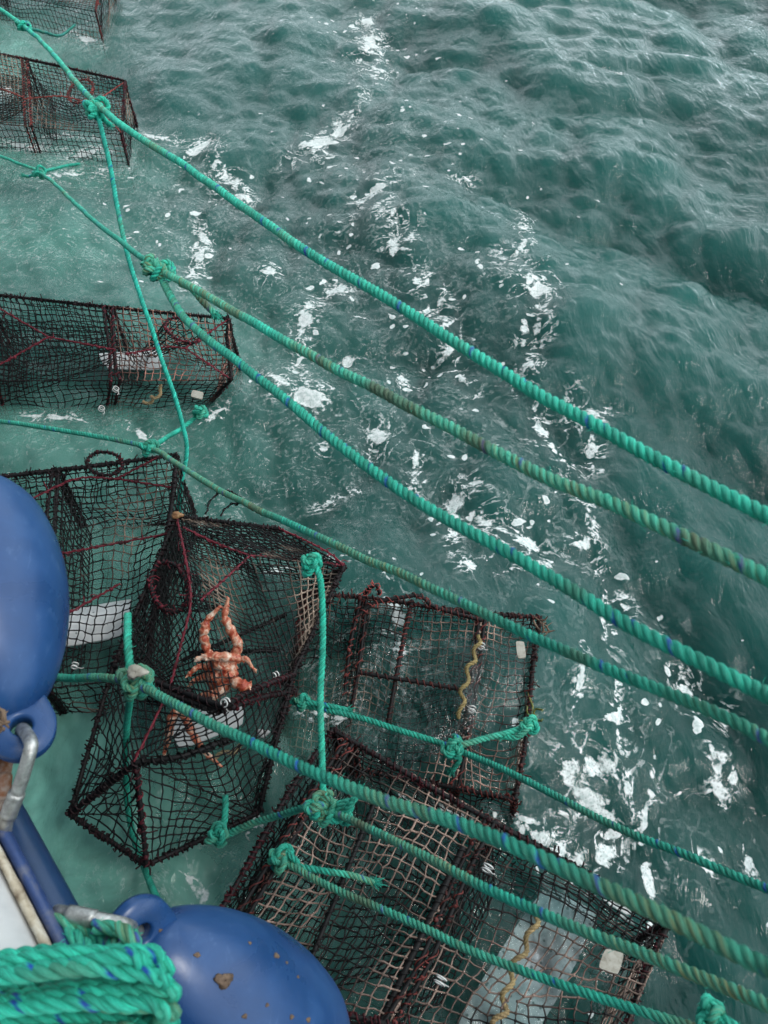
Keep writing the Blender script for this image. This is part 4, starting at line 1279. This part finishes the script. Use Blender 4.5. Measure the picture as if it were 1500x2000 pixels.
def build_coil():
    g = Geo()
    pts = []
    rs = np.random.RandomState(21)
    turns, n = 25, 26
    for k in range(turns):
        xr = 312 + 30 * math.sin(k * 2.3); cy_ = 1872 + 11 * k + rs.randn() * 9
        ry = 44 + 14 * math.sin(k * 1.9); rx = 370 + 30 * math.sin(k * 1.3); tilt = -.06 - .34 * rs.rand()
        dj = .452 + .012 * math.sin(k * 2.7)
        for i in range(n):
            t = i / n * 2 * math.pi
            c, s_ = math.cos(t), math.sin(t)
            x = xr - rx + rx * (abs(c) ** .8) * (1 if c > 0 else -1) + rs.randn() * 3
            y = cy_ + 15 * i / n - ry * s_ + tilt * (x - xr) * .55 + rs.randn() * 3
            pts.append(D(x, y, dj + .032 * (1 if s_ < 0 else .0) * min(1, abs(s_) * 2)))
    pts = np.array(pts)
    rope_geo(g, pts, .0045, 33, .35, .65, np.array([.032, .56, .39]), 40, sides=10, wob=.0015, lay=7.0)
    o = g.build('rope_coil', M_ROPE)
    tag(o, 'thick coil of green and blue flecked rope at the bottom left corner', 'rope coil')
    # loose loops behind the pile
    for i, pp in enumerate([[(105, 1795, .53), (150, 1808, .53), (200, 1830, .53), (235, 1855, .51), (190, 1875, .50)],
                            [(110, 1815, .53), (150, 1835, .52), (170, 1860, .51), (120, 1885, .50)],
                            [(180, 1812, .52), (230, 1818, .52), (262, 1835, .51), (240, 1860, .49), (180, 1890, .47), (90, 1920, .46)],
                            [(130, 1800, .535), (185, 1822, .53), (215, 1850, .52), (250, 1870, .5), (262, 1838, .49), (232, 1812, .5)]]):
        g = Geo(); rope_geo(g, [D(q[0], q[1], q[2] + .03) for q in pp], .0054, 50 + i, .2, .8, np.array([.025, .46, .32]), 40, lay=6.5)
        g.build('loose_loop', M_ROPE, o)


build_coil()

# ------------------------------------------------------------------ small things
def lump(name, label, cat, c, nrm, rad, mat, seed, flat=.5, group=None):
    rs = np.random.RandomState(seed); nt_, ns = 12, 18
    nrm = np.asarray(nrm) / np.linalg.norm(nrm); u = np.cross(nrm, [0, 1, .2]); u /= np.linalg.norm(u); v = np.cross(nrm, u)
    th = np.linspace(.05, math.pi - .05, nt_); ph = np.arange(ns) * 6.283 / ns
    k = 1 + .13 * rs.randn(nt_, ns) + .18 * np.cos(ph * 3 + rs.rand() * 6)[None] * np.sin(th)[:, None]
    q = c + rad * k[..., None] * (np.outer(np.sin(th), np.cos(ph))[..., None] * u * 1.25 + np.outer(np.sin(th), np.sin(ph))[..., None] * v * .85 + (np.cos(th)[:, None, None] * np.ones((nt_, ns, 1))) * nrm * flat)
    I = np.arange(nt_ * ns).reshape(nt_, ns)
    g = Geo(); g.add(q.reshape(-1, 3), np.stack([I[:-1], np.roll(I, -1, 1)[:-1], np.roll(I, -1, 1)[1:], I[1:]], -1).reshape(-1, 4), (1, 1, 1))
    o = g.build(name, mat); tag(o, label, cat, group); return o


bpy.context.view_layer.update()
dg = bpy.context.evaluated_depsgraph_get()


def hit(px, py):
    ok, loc, nrm, _, ob, _ = SC.ray_cast(dg, Vector(CAMP), Vector(ray(px, py)).normalized())
    return np.array(loc), np.array(nrm), ob


loc, nr_, ob = hit(437, 1915)
lump('dirt_clump', 'brown dried clump stuck on the lower fender', 'dirt clump', loc, nr_, .0062, M_CLAM, 1)
for i, (x, y, r) in enumerate([(385, 1865, .0022), (540, 1867, .0028), (522, 1963, .0016), (582, 1908, .0015), (478, 1985, .002), (570, 1986, .002), (602, 1992, .0022), (488, 1842, .0015), (560, 1880, .0014), (313, 1817, .0016)]):
    loc, nr_, ob = hit(x, y)
    if ob and 'fender' in ob.name:
        lump('dirt_speck', 'small dark dirt speck stuck on the lower fender', 'dirt speck', loc, nr_, r, M_CLAM, 10 + i, group='dirt specks on the lower fender')

# shells / weed caught on the gear
def weed(label, base, n, ln, seed, spread):
    rs = np.random.RandomState(seed); g = Geo()
    for k in range(n):
        p = [np.asarray(base) + rs.randn(3) * spread]
        d = rs.randn(3); d[2] = abs(d[2]) * .4
        for j in range(5):
            d = d + rs.randn(3) * .5; d /= np.linalg.norm(d); p.append(p[-1] + d * ln / 5)
        p = np.array(p); g.tubes(p, np.array([.0012, .0016, .0014, .0014, .001, .0004]) * rs.uniform(.6, 1.4), (1, 1, 1), sides=5)
    o = g.build('seaweed', M_CLAM if 'brown' in label else M_WEED); tag(o, label, 'seaweed'); return o


weed('yellow green weed on the top right corner of the brown fouled pot', P(1058, 1228, .09), 9, .022, 1, np.array([.007, .01, .004]))
weed('green weed caught beside the short pale branch line knot', P(1042, 1398, .07), 11, .032, 2, np.array([.003, .006, .003]))
weed('dry brown weed strands stuck on the eye of the upper fender', D(4, 1415, .585), 12, .016, 3, np.array([.003, .005, .003]))
lump('shell', 'tan shell stuck in the knot above the crab pot', 'shell', D(266, 1312, .815), [0, -.3, 1], .0085, M_TAG, 40, .35)
lump('shell', 'brown shell on the top left corner of the crab pot', 'shell', P(346, 1006, .212), [0, -.3, 1], .0075, M_BROWN, 41, .4)
lump('float_chip', 'white oval chip beside the thick rope over the crab pot', 'chip', P(514, 1432, .1), [0, -.3, 1], .007, M_WHITE, 42, .3)

for o in bpy.data.objects:
    if '_o' in o: del o['_o']
